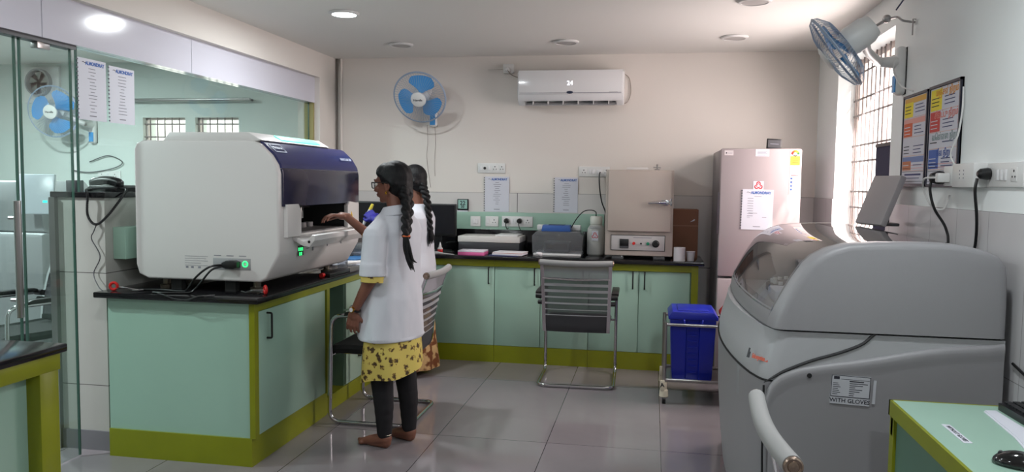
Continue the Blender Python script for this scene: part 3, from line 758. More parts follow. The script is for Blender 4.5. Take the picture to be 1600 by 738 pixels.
# thermometer display
t = thing('wall_thermometer', 'small black framed digital thermometer on the tiled back wall', 'thermometer', (-1.63, YB - 0.02, 1.25))
part('case', G(black_p).box(-1.68, -1.58, YB - 0.028, YB - 0.009, 1.205, 1.305, bev=0.004), t)
g = G(mat('lcd', (150, 190, 180), 0.3)); g.box(-1.67, -1.59, YB - 0.030, YB - 0.027, 1.22, 1.297); part('screen', g, t)
g = G(ink_d); g.text('22', 0.05, frame((-1.63, YB - 0.0302, 1.268), (1, 0, 0), (0, 0, 1)), ink_d, 0.0002, bold=0.001); g.text('50', 0.03, frame((-1.63, YB - 0.0302, 1.237), (1, 0, 0), (0, 0, 1)), ink_d, 0.0002, bold=0.001); part('digits', g, t)
part('label', G(paper_m).box(-1.675, -1.585, YB - 0.0285, YB - 0.026, 1.19, 1.205), t)

# ------------------------------------------------------------------ things on the back counter
t = thing('computer_monitor', 'black computer monitor on the back counter, right of the women', 'monitor', (-1.76, 6.36, CT), 'black computer monitors')
def monitor(t, x0, x1, y, z0, z1):
    part('screen', G(black_p).box(x0, x1, y - 0.02, y + 0.02, z0, z1, bev=0.006), t)
    part('display', G(mat('dark_screen', (14, 15, 20), 0.25)).box(x0 + 0.012, x1 - 0.012, y - 0.0212, y - 0.018, z0 + 0.02, z1 - 0.012), t)
    xm = (x0 + x1) / 2
    g = G(black_p); g.box(xm - 0.03, xm + 0.03, y + 0.005, y + 0.03, CT + 0.01, z0 + 0.1, bev=0.004); part('stand', g, t)
    part('base', G(black_p).box(xm - 0.1, xm + 0.1, y - 0.08, y + 0.09, CT, CT + 0.014, bev=0.005), t)
monitor(t, -1.93, -1.61, 6.30, 1.0, 1.268)
t = thing('computer_monitor', 'black computer monitor on the corner counter, left of the women', 'monitor', (-2.38, 6.36, CT), 'black computer monitors')
monitor(t, -2.61, -2.15, 6.30, 0.985, 1.278)
t = thing('flatbed_scanner', 'flat black device with a white lid under the socket row', 'scanner', (-1.33, 6.42, CT))
part('base', G(mat('scanner_dark', (52, 52, 56), 0.4)).box(-1.585, -1.07, 6.27, 6.56, CT, 0.955, bev=0.006), t)
part('lid', G(mat('lid_offwhite', (200, 196, 192), 0.4)).box(-1.59, -1.065, 6.265, 6.565, 0.955, 1.005, bev=0.006), t)
part('top_tray', G(white_p).box(-1.28, -1.09, 6.30, 6.55, 1.005, 1.018, bev=0.003), t)
def stackbook(name, x, y, w, d, cols, label, rot=0.0):
    t = thing(name, label, 'register', (x, y, CT), 'paper registers on the back counter')
    z = CT
    for i, (c, h, dx) in enumerate(cols):
        g = G(mat('cover_' + c[0], c[1], 0.5)); g.M = Matrix.Translation((x + dx, y, 0)) @ Matrix.Rotation(rot, 4, 'Z')
        g.box(-w / 2, w / 2, -d / 2, d / 2, z, z + h, bev=0.0015); z += h
        part(c[2], g, t)
stackbook('register_book', -1.425, 6.13, 0.215, 0.17, [(('pink', (206, 96, 150), 'cover'), 0.026, 0), (('sheet', (214, 210, 218), 'pages'), 0.012, 0.0)], 'pink covered register topped with white sheets beside the monitor')
stackbook('register_book', -1.12, 6.13, 0.245, 0.18, [(('navy2', (50, 56, 100), 'cover'), 0.008, -0.03), (('sheet', (214, 210, 218), 'pages'), 0.015, 0), (('salmon', (200, 130, 110), 'cover'), 0.003, 0.0), (('sheet2', (220, 218, 222), 'pages'), 0.006, 0.004)], 'flat stack of white sheets with a navy cover below the scanner', -0.12)
g = G(mat('tissue_white', (216, 214, 216), 0.9))
for k in range(7): g.ell((-0.875 + rr.uniform(-.025, .025), 6.10 + rr.uniform(-.02, .02), CT + 0.014 + rr.uniform(0, .012)), (0.02, 0.016, 0.013), n=10)
me = blob(g, 0.004, 2)
c0 = V((-0.875, 6.10, CT)); me.transform(Matrix.Translation(-c0)); o = bpy.data.objects.new('crumpled_tissue', me); COL.objects.link(o); o.location = c0
o['label'] = 'crumpled white tissue at the front edge of the back counter'; o['category'] = 'tissue'
# small dropper bottle and white pipette lying
t = thing('dropper_bottle', 'small white dropper bottle with a red label by the monitor', 'bottle', (-1.70, 6.12, CT))
part('bottle', G(white_p).lathe([(0.02, 0), (0.021, 0.003), (0.021, 0.045), (0.012, 0.055)], o=(-1.70, 6.12, CT)), t)
part('cap', G(white_g).lathe([(0.012, 0.055), (0.011, 0.065), (0.003, 0.095)], o=(-1.70, 6.12, CT)), t)
part('label', G(red_p).lathe([(0.0215, 0.01), (0.0218, 0.011), (0.0218, 0.036), (0.0215, 0.037)], o=(-1.70, 6.12, CT)), t)
solo('pipette', G(white_p).tube([(-1.86, 6.075, CT + 0.012), (-1.70, 6.055, CT + 0.012), (-1.64, 6.05, CT + 0.007), (-1.56, 6.04, CT + 0.004)], [0.011, 0.011, 0.006, 0.003]), 'white pipette lying on the counter in front of the monitor', 'pipette')
solo('keyboard', G(black_p).box(-1.95, -1.60, 6.12, 6.19, CT, CT + 0.02, bev=0.004), 'black keyboard on the back counter under the monitor', 'keyboard')
# clear water bath with blue lidded tray
t = thing('instrument_box', 'clear smoky box with blue topped lid on the back counter', 'instrument', (-0.75, 6.33, CT))
part('base', G(white_p).box(-0.945, -0.555, 6.20, 6.50, CT, CT + 0.022, bev=0.008), t)
part('cover', G(clear_b).prism([(-0.95, CT + 0.02), (-0.55, CT + 0.02), (-0.545, CT + 0.16), (-0.575, CT + 0.195), (-0.92, CT + 0.195), (-0.955, CT + 0.16)], 'y', 6.195, 6.50, bev=0.012), t)
g = G(dgrey); g.box(-0.86, -0.655, 6.24, 6.42, CT + 0.03, CT + 0.11, bev=0.005); g.box(-0.845, -0.67, 6.236, 6.241, CT + 0.05, CT + 0.10, black_p); part('tray', g, t)
g = G(mat('blue_lid', (46, 84, 150), 0.4))
g.prism([(-0.885, CT + 0.196), (-0.645, CT + 0.196), (-0.655, CT + 0.245), (-0.875, CT + 0.245)], 'y', 6.24, 6.40, bev=0.006); g.box(-0.83, -0.70, 6.27, 6.36, CT + 0.243, CT + 0.25, navy); part('lid_handle', g, t)
g = G(white_p)
for x in (-0.905, -0.62): g.box(x - 0.04, x + 0.04, 6.41, 6.48, CT + 0.195, CT + 0.24, bev=0.008)
part('top_knob', g, t)
# waste bottle
t = thing('waste_bottle', 'white plastic bottle with a biohazard label left of the oven', 'bottle', (-0.45, 6.38, CT))
part('bottle', G(mat('hdpe', (180, 180, 176), 0.45)).lathe([(0.062, 0), (0.072, 0.012), (0.073, 0.18), (0.068, 0.22), (0.05, 0.248), (0.042, 0.255)], o=(-0.45, 6.38, CT), n=32), t)
part('cap', G(mat('cap_white', (205, 206, 198), 0.4)).lathe([(0.048, 0.255), (0.05, 0.26), (0.05, 0.31), (0.044, 0.32)], o=(-0.45, 6.38, CT), n=24), t)
def biohazard(g, M, s, m):
    old = g.M; g.M = (old @ M if old else M)
    for k in range(3):
        a = PI / 2 + k * 2 * PI / 3
        c = V((math.cos(a) * s * 0.42, math.sin(a) * s * 0.42, 0.0008)); P = []; R = []
        for j in range(15):
            b = a - 2.55 + j / 14 * 5.1
            P.append(c + V((math.cos(b) * s * 0.38, math.sin(b) * s * 0.38, 0))); R.append(s * (0.035 + 0.08 * math.sin(PI * j / 14)))
        g.tube(P, [0.0 + r for r in R], m, n=6)
    g.tube([(math.cos(2 * PI * k / 20) * s * 0.4, math.sin(2 * PI * k / 20) * s * 0.4, 0.0008) for k in range(20)], s * 0.06, m, n=6, closed=True)
    g.M = old
g = G(paper_m); M_ = frame((-0.455, 6.303, 1.03), (1, 0, 0), (0, 0, 1)); g.M = M_
g.box(-0.024, 0.028, -0.04, 0.04, 0, 0.0015); g.M = None
biohazard(g, M_ @ Matrix.Translation((0.002, 0, 0.001)) @ Matrix.Diagonal((1, 1, 0.3, 1)), 0.03, red_p)
for k in range(3): g.box(-0.50, -0.41, 6.3035, 6.305, 1.085 + 0.01 * k, 1.088 + 0.01 * k, ink)
part('label', g, t, 'white label with red biohazard sign')
solo('drain_tube', G(black_p).tube(crv([(-0.452, 6.38, CT + 0.32), (-0.455, 6.38, CT + 0.355), (-0.49, 6.37, CT + 0.37), (-0.55, 6.36, CT + 0.36), (-0.60, 6.35, CT + 0.31), (-0.64, 6.35, CT + 0.245), (-0.66, 6.36, CT + 0.205)]), 0.0042, n=8), 'black tube arching from the waste bottle to the clear box', 'tube')
# oven
t = thing('hot_air_oven', 'beige laboratory oven with latched door on the back counter', 'oven', (-0.1, 6.33, CT))
ox0, ox1, oy = -0.36, 0.16, 6.10
part('body', G(oven_c).box(ox0, ox1, oy, 6.58, CT + 0.03, 1.563, bev=0.006), t)
d = part('door', G(oven_c).box(ox0 + 0.02, ox1 - 0.02, oy - 0.028, oy - 0.001, 1.087, 1.553, bev=0.005), t)
g = G(chrome); g.box(0.07, 0.125, oy - 0.055, oy - 0.028, 1.295, 1.335, bev=0.004); g.tube([(0.1, oy - 0.06, 1.315), (0.03, oy - 0.07, 1.312), (-0.03, oy - 0.065, 1.308)], [0.012, 0.011, 0.008], n=12); g.cyl((0.138, oy - 0.02, 1.29), (0.138, oy - 0.02, 1.345), 0.009); g.box(0.12, 0.15, oy - 0.035, oy - 0.012, 1.305, 1.325)
part('latch', g, d, 'chrome latch handle')
g = G(mat('oven_panel', (182, 178, 178), 0.35)); g.box(-0.31, 0.10, oy - 0.004, oy, 0.937, 1.055, bev=0.001); cp = part('control_panel', g, t)
g = G(dark_in)
for a in ((-0.314, 0.104, 1.053, 1.057), (-0.314, 0.104, 0.935, 0.939)): g.box(a[0], a[1], oy - 0.006, oy, a[2], a[3])
for a in (-0.312, 0.102): g.box(a - 0.002, a + 0.002, oy - 0.006, oy, 0.935, 1.057)
part('panel_rim', g, cp)
g = G(black_p); g.box(-0.245, -0.175, oy - 0.012, oy - 0.003, 0.97, 1.025, bev=0.002); g.box(-0.245, -0.175, oy - 0.011, oy - 0.003, 0.953, 0.97, dgrey); part('display', g, cp)
part('lamp', G(red_p).cyl((-0.135, oy - 0.004, 0.992), (-0.135, oy - 0.014, 0.992), 0.012), cp, 'red pilot lamp')
part('lamp', G(black_p).cyl((-0.08, oy - 0.004, 0.992), (-0.08, oy - 0.012, 0.992), 0.007), cp)
part('lamp', G(mat('green_lens', (30, 120, 90), 0.3)).cyl((-0.027, oy - 0.004, 0.992), (-0.027, oy - 0.014, 0.992), 0.012), cp, 'green pilot lamp')
part('knob', G(black_p).lathe([(0.028, 0), (0.028, 0.008), (0.02, 0.012), (0.018, 0.024)], n=24, o=(0.033, oy - 0.004, 0.992), axis=(0, -1, 0)), cp)
g = G(ink); g.box(-0.14, 0.0, oy - 0.0048, oy - 0.003, 1.035, 1.039); g.box(-0.12, -0.04, oy - 0.0048, oy - 0.003, 0.972, 0.974); part('panel_print', g, cp)
for x in (-0.26, 0.06): part('foot', G(clear_b).box(x - 0.045, x + 0.045, oy + 0.01, oy + 0.07, CT, CT + 0.03, bev=0.006), t)
for x in (-0.26, 0.06): part('foot', G(dgrey).box(x - 0.02, x + 0.02, 6.50, 6.54, CT, CT + 0.03), t)
solo('foam_tray', G(mat('foam', (205, 202, 200), 0.6)).prism([(-0.215, 1.5635), (-0.03, 1.5635), (-0.045, 1.585), (-0.20, 1.585)], 'y', 6.2, 6.45, bev=0.005), 'flat white tray lying on top of the oven', 'tray')
t = thing('vent_cap', 'small metal vent cap standing on top of the oven', 'vent', (0.03, 6.33, 1.563))
g = G(steel); g.lathe([(0.02, 0), (0.02, 0.01), (0.006, 0.014), (0.006, 0.04), (0.01, 0.045), (0.003, 0.052)], o=(0.03, 6.33, 1.563)); g.cyl((0.0, 6.33, 1.59), (0.06, 6.33, 1.585), 0.004); part('cap', g, t)
# cardboard box and paper cups/tissue
t = thing('cardboard_box', 'brown cardboard box against the wall right of the oven', 'box', (0.27, 6.46, CT))
card = mat('cardboard', (128, 88, 68), 0.8, vary=0.1, vscale=8)
part('carton', G(card).box(0.165, 0.365, 6.36, 6.58, CT, 1.255, bev=0.003), t)
g = G(mat('carton_tape', (150, 108, 84), 0.4)); g.box(0.166, 0.364, 6.357, 6.36, 1.12, 1.128); g.prism([(0.30, 1.155), (0.335, 1.165), (0.333, 1.17), (0.34, 1.172), (0.333, 1.18), (0.325, 1.174)], 'y', 6.355, 6.3595, paper_m); part('tape', g, t)
t = thing('tissue_roll', 'white paper roll at the right end of the back counter', 'paper roll', (0.215, 6.10, CT))
g = G(mat('roll_paper', (222, 218, 222), 0.9)); g.lathe([(0.044, 0), (0.044, 0.105), (0.018, 0.105), (0.018, 0.1)], o=(0.215, 6.10, CT), n=32); part('roll', g, t)
solo('paper_cup', G(mat('roll_paper', (222, 218, 222), 0.9)).lathe([(0.026, 0), (0.034, 0.07), (0.036, 0.072), (0.032, 0.07)], o=(0.30, 6.14, CT)), 'small white cup just right of the paper roll', 'cup')

# ------------------------------------------------------------------ left counter, far part: clutter
t = thing('sample_bottle', 'clear plastic bottle right of the white analyser', 'bottle', (-2.02, 4.86, CT))
part('bottle', G(clear_b).lathe([(0.03, 0), (0.034, 0.01), (0.034, 0.13), (0.02, 0.16)], o=(-2.02, 4.86, CT)), t)
part('cap', G(white_p).lathe([(0.021, 0.16), (0.021, 0.185), (0.015, 0.19)], o=(-2.02, 4.86, CT)), t)
solo('flat_tray', G(black_p).box(-1.985, -1.91, 4.40, 4.72, CT, CT + 0.022, bev=0.003), 'flat black tray at the counter edge under the analyser', 'tray')
solo('red_cap', G(red_p).cyl((-1.95, 4.36, CT + 0.014), (-1.95, 4.395, CT + 0.014), 0.013), 'red cap at the end of the flat black tray', 'cap')
for i, (x, y, a, m_, l_) in enumerate(((-2.10, 5.2, 0.2, paper_m, 'loose white sheet on the left counter, nearest the analyser'), (-2.2, 5.55, -0.3, mat('blue_folder', (70, 130, 190), 0.5), 'blue folder lying on the left counter behind the women'), (-2.25, 5.9, 0.5, paper_m, 'white sheet lying at the counter corner'))):
    g = G(m_); g.M = Matrix.Translation((x, y, CT)) @ Matrix.Rotation(a, 4, 'Z'); g.box(-0.1, 0.1, -0.14, 0.14, 0, 0.006); solo('paper_sheet' if i != 1 else 'folder', g, l_, 'papers')
g = G(clear_b); g.box(-2.35, -2.1, 5.65, 5.85, CT + 0.0065, CT + 0.10, bev=0.02); solo('plastic_tub', g, 'translucent plastic tub on the left counter in front of the monitor', 'tub')
solo('pipette', G(white_p).tube([(-2.06, 5.02, CT + 0.02), (-2.0, 5.12, CT + 0.022), (-1.96, 5.24, CT + 0.02)], [0.012, 0.011, 0.005]), 'white pen like pipette lying beside the clear bottle', 'pipette')

# ------------------------------------------------------------------ air conditioner
t = thing('air_conditioner', 'white split air conditioner high on the back wall', 'air conditioner', (-0.69, 6.5, 2.1))
ax0, ax1, az0, az1 = -1.13, -0.25, 2.10, 2.385
prf = [(YB - 0.001, az0 + 0.02), (YB - 0.001, az1), (6.455, az1), (6.425, az1 - 0.02), (6.42, az0 + 0.085), (6.44, az0 + 0.035), (6.50, az0)]
b_ = G(white_g).prism(prf, 'x', ax0, ax1, bev=0.012)
c_ = G(dark_in).box(ax0 + 0.06, ax1 - 0.06, 6.40, 6.55, az0 - 0.02, az0 + 0.032)
part('body', boolcut(b_, c_), t)
part('front_panel', G(white_g).box(ax0 + 0.012, ax1 - 0.012, 6.408, 6.422, az0 + 0.085, az1 - 0.005, bev=0.004), t)
g = G(grey_p); g.M = frame((-0.69, 6.47, az0 + 0.015), (1, 0, 0), (0, 0.9, 0.4)); g.box(-0.37, 0.37, -0.045, 0.04, -0.003, 0.003); g.M = None; part('louver', g, t)
g = G(white_p)
for k in range(6): g.box(-1.0 + k * 0.125, -0.995 + k * 0.125, 6.43, 6.52, az0 + 0.002, az0 + 0.03)
part('vane', g, t)
g = G(mat('ac_digits', (250, 250, 255), 0.4, emit=(240, 245, 255), estr=0.9)); g.text('24', 0.05, frame((-0.69, 6.4075, 2.272), (1, 0, 0), (0, 0, 1)), None, 0.0004, bold=0.001); part('display', g, t, 'glowing white 24')
g = G(mat('badge_navy', (30, 40, 66), 0.3)); g.ell((-0.69, 6.4075, 2.198), (0.027, 0.002, 0.012)); part('badge', g, t, 'small dark oval badge')
g = G(ink); g.box(-0.37, -0.30, 6.407, 6.409, 2.195, 2.199); g.box(ax0 + 0.02, ax1 - 0.02, 6.4072, 6.409, az0 + 0.093, az0 + 0.097); part('trim_line', g, t)
t = thing('power_box', 'small white socket box with cable left of the air conditioner', 'socket', (-1.235, 6.6, 2.4))
part('box', G(white_p).box(-1.28, -1.19, YB - 0.055, YB - 0.001, 2.385, 2.46, bev=0.005), t)
part('plug', G(white_p).lathe([(0.022, 0), (0.024, 0.02), (0.014, 0.035)], o=(-1.235, YB - 0.055, 2.41), axis=(0, -1, 0)), t)
solo('conduit', G(wall_c).box(-1.42, -1.28, YB - 0.02, YB - 0.001, 2.42, 2.44), 'short cream conduit left of the white socket box', 'conduit')
solo('ac_cable', G(mat('cable_cream', (150, 140, 130), 0.5)).tube(crv([(-1.235, YB - 0.09, 2.405), (-1.21, YB - 0.07, 2.37), (-1.16, YB - 0.03, 2.35), (-1.12, YB - 0.02, 2.36)]), 0.004, n=6), 'short cable from the white socket box to the air conditioner', 'cable')
solo('ac_loop_cable', G(mat('cable_cream', (150, 140, 130), 0.5)).tube(crv([(-0.255, YB - 0.02, 2.37), (-0.215, YB - 0.01, 2.33), (-0.20, YB - 0.01, 2.22), (-0.225, YB - 0.01, 2.14), (-0.27, YB - 0.02, 2.12)]), 0.0035, n=6), 'thin wire loop at the right end of the air conditioner', 'cable')
solo('wall_pipe', G(mat('pipe_dark', (96, 90, 84), 0.5)).tube([(XL + 0.018, YB - 0.02, 1.375), (XL + 0.018, YB - 0.02, ZC - 0.002)], 0.008), 'dark vertical pipe in the back left corner', 'pipe', 'corner pipes')
solo('wall_pipe', G(wall_c).tube([(XL + 0.055, YB - 0.016, 1.375), (XL + 0.055, YB - 0.016, ZC - 0.002)], 0.011), 'cream vertical pipe in the back left corner, right of the dark one', 'pipe', 'corner pipes')

# ------------------------------------------------------------------ wall fans
def fan(name, label, group, hub, axis, base, wallN, spin=0.3, R=0.215, brand=True):
    """hub: world position of guard centre; axis: where it blows; base: wall bracket centre"""
    ax = V(axis).normalized(); q = frame(hub, ax.cross(V((0, 0, 1))) * -1, V((0, 0, 1)) - ax * ax.z)
    t = thing(name, label, 'fan', base, group)
    g = G(white_p)
    g.M = q
    g.lathe([(0.03, -0.04), (0.066, -0.06), (0.07, -0.08), (0.066, -0.16), (0.05, -0.195), (0.02, -0.20)], n=28); g.M = None
    part('motor', g, t)
    c = G(cage_m); c.M = q
    for z, r in ((0.0, R), (0.004, R - 0.006)):
        c.tube([(r * math.cos(2 * PI * k / 60), r * math.sin(2 * PI * k / 60), z) for k in range(60)], 0.004, closed=True, n=6)
    for k in range(60):
        a = 2 * PI * k / 60; ca, sa = math.cos(a), math.sin(a)
        c.tube([(ca * 0.06, sa * 0.06, 0.052), (ca * R * 0.6, sa * R * 0.6, 0.045), (ca * R * 0.92, sa * R * 0.92, 0.022), (ca * R, sa * R, 0.0)], 0.0011, n=4)
        c.tube([(ca * 0.055, sa * 0.055, -0.058), (ca * R * 0.7, sa * R * 0.7, -0.052), (ca * R * 0.95, sa * R * 0.95, -0.02), (ca * R, sa * R, 0.0)], 0.0011, n=4)
    c.M = None
    part('guard', c, t, sharp=180)
    b = G(blade_m); b.M = q
    for k in range(3):
        a0 = spin + k * 2 * PI / 3; rows_ = []
        for i in range(9):
            r = 0.035 + (R * 0.86 - 0.035) * i / 8
            w = (0.32 + 0.62 * math.sin(min(1, (i / 8) * 1.15) * PI * 0.62)) * (1 if i < 7 else (0.9 if i == 7 else 0.62))
            row = []
            for j in range(7):
                s_ = (j / 6 - 0.5) * 2
                a = a0 + s_ * w * 0.80 + 0.25 * i / 8
                row.append((r * math.cos(a), r * math.sin(a), -0.012 + s_ * 0.016 + 0.004 * (1 - s_ * s_)))
            rows_.append(row)
        top = rows_; bot = [[(x, y, z - 0.002) for (x, y, z) in r_] for r_ in rows_]
        b.grid(top); b.grid(bot)
    b.M = None
    part('blades', b, t, sharp=60, recalc=False)
    h = G(white_p); h.M = q; h.lathe([(0.0, 0.066), (0.045, 0.063), (0.062, 0.056), (0.066, 0.046), (0.06, 0.04)][::-1], n=36)
    if brand: h.text('Havells', 0.026, Matrix.Translation((0, 0, 0.0665)), ink_d, 0.0003, bold=0.0005)
    h.M = None
    part('hub_badge', h, t)
    # arm to the bracket
    N = V(wallN).normalized(); back = q @ V((0, 0, -0.13))
    P = V(base) + N * 0.04 + V((0, 0, 0.05))
    a = G(white_p); a.chain([P, P + N * 0.09 + V((0, 0, 0.0)), (P + N * 0.12 + back) / 2 + V((0, 0, -0.01)), back], [0.034, 0.024, 0.02, 0.03]); part('arm', a, t)
    r = G(white_p); side = N.cross(V((0, 0, 1)))
    r.M = frame(V(base), side * -1, (0, 0, 1))
    r.box(-0.035, 0.035, -0.125, 0.13, 0, 0.05, bev=0.02, seg=3); part('bracket', r, t)
    s_ = G(blade_m); s_.M = r.M; s_.box(-0.024, 0.024, -0.11, -0.02, 0.049, 0.056, bev=0.003); part('switch_panel', s_, t, 'blue switch panel')
    s_ = G(dark_in); s_.M = r.M; s_.box(-0.03, 0.03, -0.12, 0.125, -0.006 if abs(N.y) < .5 else -0.0005, 0.001); part('gasket', s_, t)
    return t
fan('wall_fan', 'blue bladed wall fan on the back wall between pipe and air conditioner', 'blue wall fans', (-1.925, 6.27, 2.15), (0.02, -0.87, -0.46), (-1.90, YB - 0.0005, 2.055), (0, -1, 0), spin=1.15, R=0.222)
for i, x in enumerate((-1.955, -1.885)):
    solo('fan_pull_cord', G(mat('cord_brown', (120, 100, 92), 0.7)).tube(crv([(x, YB - 0.03, 1.945), (x + 0.003, YB - 0.02, 1.8), (x - 0.004, YB - 0.02, 1.65 - 0.05 * i), (x + (0.03 if i == 0 else 0), YB - 0.014, 1.40 + 0.1 * i)]), 0.0018, n=5), ('left thin cord hanging below the back wall fan', 'right thin cord hanging below the back wall fan')[i], 'cord')
fan('wall_fan', 'blue bladed wall fan tilted down on the right wall above the window', 'blue wall fans', (0.835, 3.92, 2.085), (-0.76, 0.17, -0.58), (XR - 0.0005, 4.43, 2.06), (-1, 0, 0), spin=0.1, R=0.192, brand=False)
fan('wall_fan', 'blue bladed wall fan in the room beyond the glass partition', 'blue wall fans', (-5.42, 6.3, 2.05), (0.15, -0.93, -0.16), (-5.25, YB - 0.0005, 1.90), (0, -1, 0), spin=0.6, R=0.235)
# conduit with bulb holder over the right fan
t = thing('bulb_holder', 'bare metal wall hook and holder above the right wall fan', 'bracket', (XR - 0.03, 4.35, 2.3))
g = G(steel); g.tube(crv([(XR - 0.002, 4.30, 2.29), (XR - 0.06, 4.30, 2.30), (XR - 0.07, 4.36, 2.33), (XR - 0.10, 4.40, 2.33)]), 0.006, n=8); g.ell((XR - 0.11, 4.40, 2.33), 0.022); g.tube([(XR - 0.12, 4.41, 2.32), (XR - 0.17, 4.43, 2.29)], 0.009, n=8); g.tube([(XR - 0.004, 4.28, 2.30), (XR - 0.02, 4.27, 2.30), (XR - 0.02, 4.27, 2.22)], 0.004, n=6); part('hook', g, t)
solo('hanging_wire', G(mat('blue_grey_wire', (60, 70, 100), 0.5)).tube(crv([(XR - 0.05, 4.20, ZC), (XR - 0.045, 4.20, 2.47), (XR - 0.06, 4.24, 2.42), (XR - 0.085, 4.33, 2.36)]), [0.006] * 6 + [0.011] * 10 + [0.004] * 9, n=8), 'dark wire connector dangling from the ceiling over the right fan', 'cable')

# ------------------------------------------------------------------ fridge
t = thing('refrigerator', 'silver pink two door refrigerator in the back right corner', 'refrigerator', (0.76, 6.15, 0))
fx0, fx1, fy = 0.478, 1.036, 5.80
part('cabinet', G(mat('fridge_side', (120, 114, 118), 0.35, metal=0.5)).box(fx0 + 0.004, fx1 - 0.004, fy + 0.065, 6.58, 0.04, 1.715, bev=0.01), t)
D = part('door', G(fridge_c).box(fx0, fx1, fy, fy + 0.06, 0.79, 1.718, bev=0.012), t)
D2 = part('door', G(fridge_c).box(fx0, fx1, fy, fy + 0.06, 0.07, 0.775, bev=0.012), t)
g = G(mat('fridge_handle', (96, 88, 96), 0.4)); g.box(fx0 - 0.012, fx0 + 0.001, fy + 0.012, fy + 0.05, 1.10, 1.40, bev=0.004); part('handle', g, D)
part('foot', G(black_p).box(fx0 + 0.03, fx1 - 0.03, fy + 0.08, 6.5, 0, 0.04), t)
g = G(mat('sticker_grey', (196, 188, 190), 0.5)); g.box(0.503, 0.565, fy - 0.001, fy, 1.668, 1.703); g.box(0.512, 0.52, fy - 0.0016, fy, 1.68, 1.69, ink_d); g.box(0.525, 0.557, fy - 0.0016, fy, 1.683, 1.686, ink); part('sticker', g, D)
g = G(paper_m); g.box(0.718, 0.812, fy - 0.001, fy, 1.662, 1.713)
for k in range(4): g.box(0.73, 0.80 - 0.01 * (k % 2), fy - 0.0016, fy, 1.698 - k * 0.01, 1.7005 - k * 0.01, ink)
part('sticker', g, D)
g = G(mat('energy_label', (222, 214, 214), 0.5)); g.box(0.955, 1.024, fy - 0.001, fy, 1.39, 1.712)
g.box(0.957, 1.022, fy - 0.0016, fy, 1.60, 1.665, mat('label_yellow', (232, 206, 70), 0.5))
for k in range(5):
    a0, a1 = PI * k / 5, PI * (k + 1) / 5
    cc = [(200, 40, 30), (226, 90, 30), (236, 150, 40), (200, 200, 60), (60, 140, 60)][4 - k]
    g.prism([(0.989 + 0.014 * math.cos(a0), 1.678 + 0.014 * math.sin(a0)), (0.989 + 0.03 * math.cos(a0), 1.678 + 0.03 * math.sin(a0)), (0.989 + 0.03 * math.cos(a1), 1.678 + 0.03 * math.sin(a1)), (0.989 + 0.014 * math.cos(a1), 1.678 + 0.014 * math.sin(a1))], 'y', fy - 0.0018, fy - 0.0008, mat('star_%d' % k, cc, 0.5))
g.prism([(0.96, 1.682), (0.989, 1.668), (1.018, 1.682), (0.989, 1.660)], 'y', fy - 0.0024, fy - 0.0016, ink_d)
for k in range(14): g.box(0.965, 1.0 + 0.012 * (k % 3 - 1), fy - 0.0016, fy, 1.588 - k * 0.0145, 1.591 - k * 0.0145, ink)
for k in range(4): g.box(0.962, 0.974, fy - 0.0018, fy, 1.50 - k * 0.026, 1.512 - k * 0.026, blue_ink)
for k in range(3): g.box(0.97, 1.01, fy - 0.0018, fy, 1.645 - k * 0.014, 1.648 - k * 0.014, ink_d)
g.box(0.965, 1.015, fy - 0.0018, fy, 1.525, 1.528, red_p)
part('energy_label', g, D, 'coloured star rating label')
g = G(paper_m); Mb = frame((0.745, fy - 0.0005, 1.455), (1, 0, 0), (0, 0, 1)); g.M = Mb; g.box(-0.036, 0.036, -0.03, 0.03, 0, 0.001); g.M = None
biohazard(g, Mb @ Matrix.Translation((0, -0.003, 0.001)) @ Matrix.Diagonal((1, 1, 0.25, 1)), 0.034, red_p); part('biohazard_sticker', g, D, 'red biohazard sticker')
sheet(frame((0.742, fy - 0.002, 1.28), (1, 0, -0.015), (0.015, 0, 1)), 0.215, 0.29, 'printed notice with blue heading on the refrigerator door', [(0.05, 0.0, 0.05)] + [(0.065 + 0.018 * i, -0.05, 0.04) for i in range(8)] + [(0.17, -0.03, 0.06), (0.20, -0.06, 0.02), (0.20, 0.05, 0.03)], 'notices with a blue heading')
t = thing('photo_frame', 'small dark frame standing on top of the refrigerator', 'frame', (0.87, 6.0, 1.718))
g = G(black_p); g.M = frame((0.872, 6.0, 1.755), (1, 0, -0.06), (0, 0.15, 1)); g.box(-0.055, 0.05, -0.036, 0.042, 0, 0.012, bev=0.003); g.M = None; part('border', g, t)
g = G(dgrey); g.M = frame((0.872, 6.0, 1.755), (1, 0, -0.06), (0, 0.15, 1)); g.box(-0.045, 0.04, -0.026, 0.032, 0.012, 0.0135); g.box(-0.03, 0.03, 0.0, 0.006, 0.0135, 0.0142, ink); part('picture', g, t)

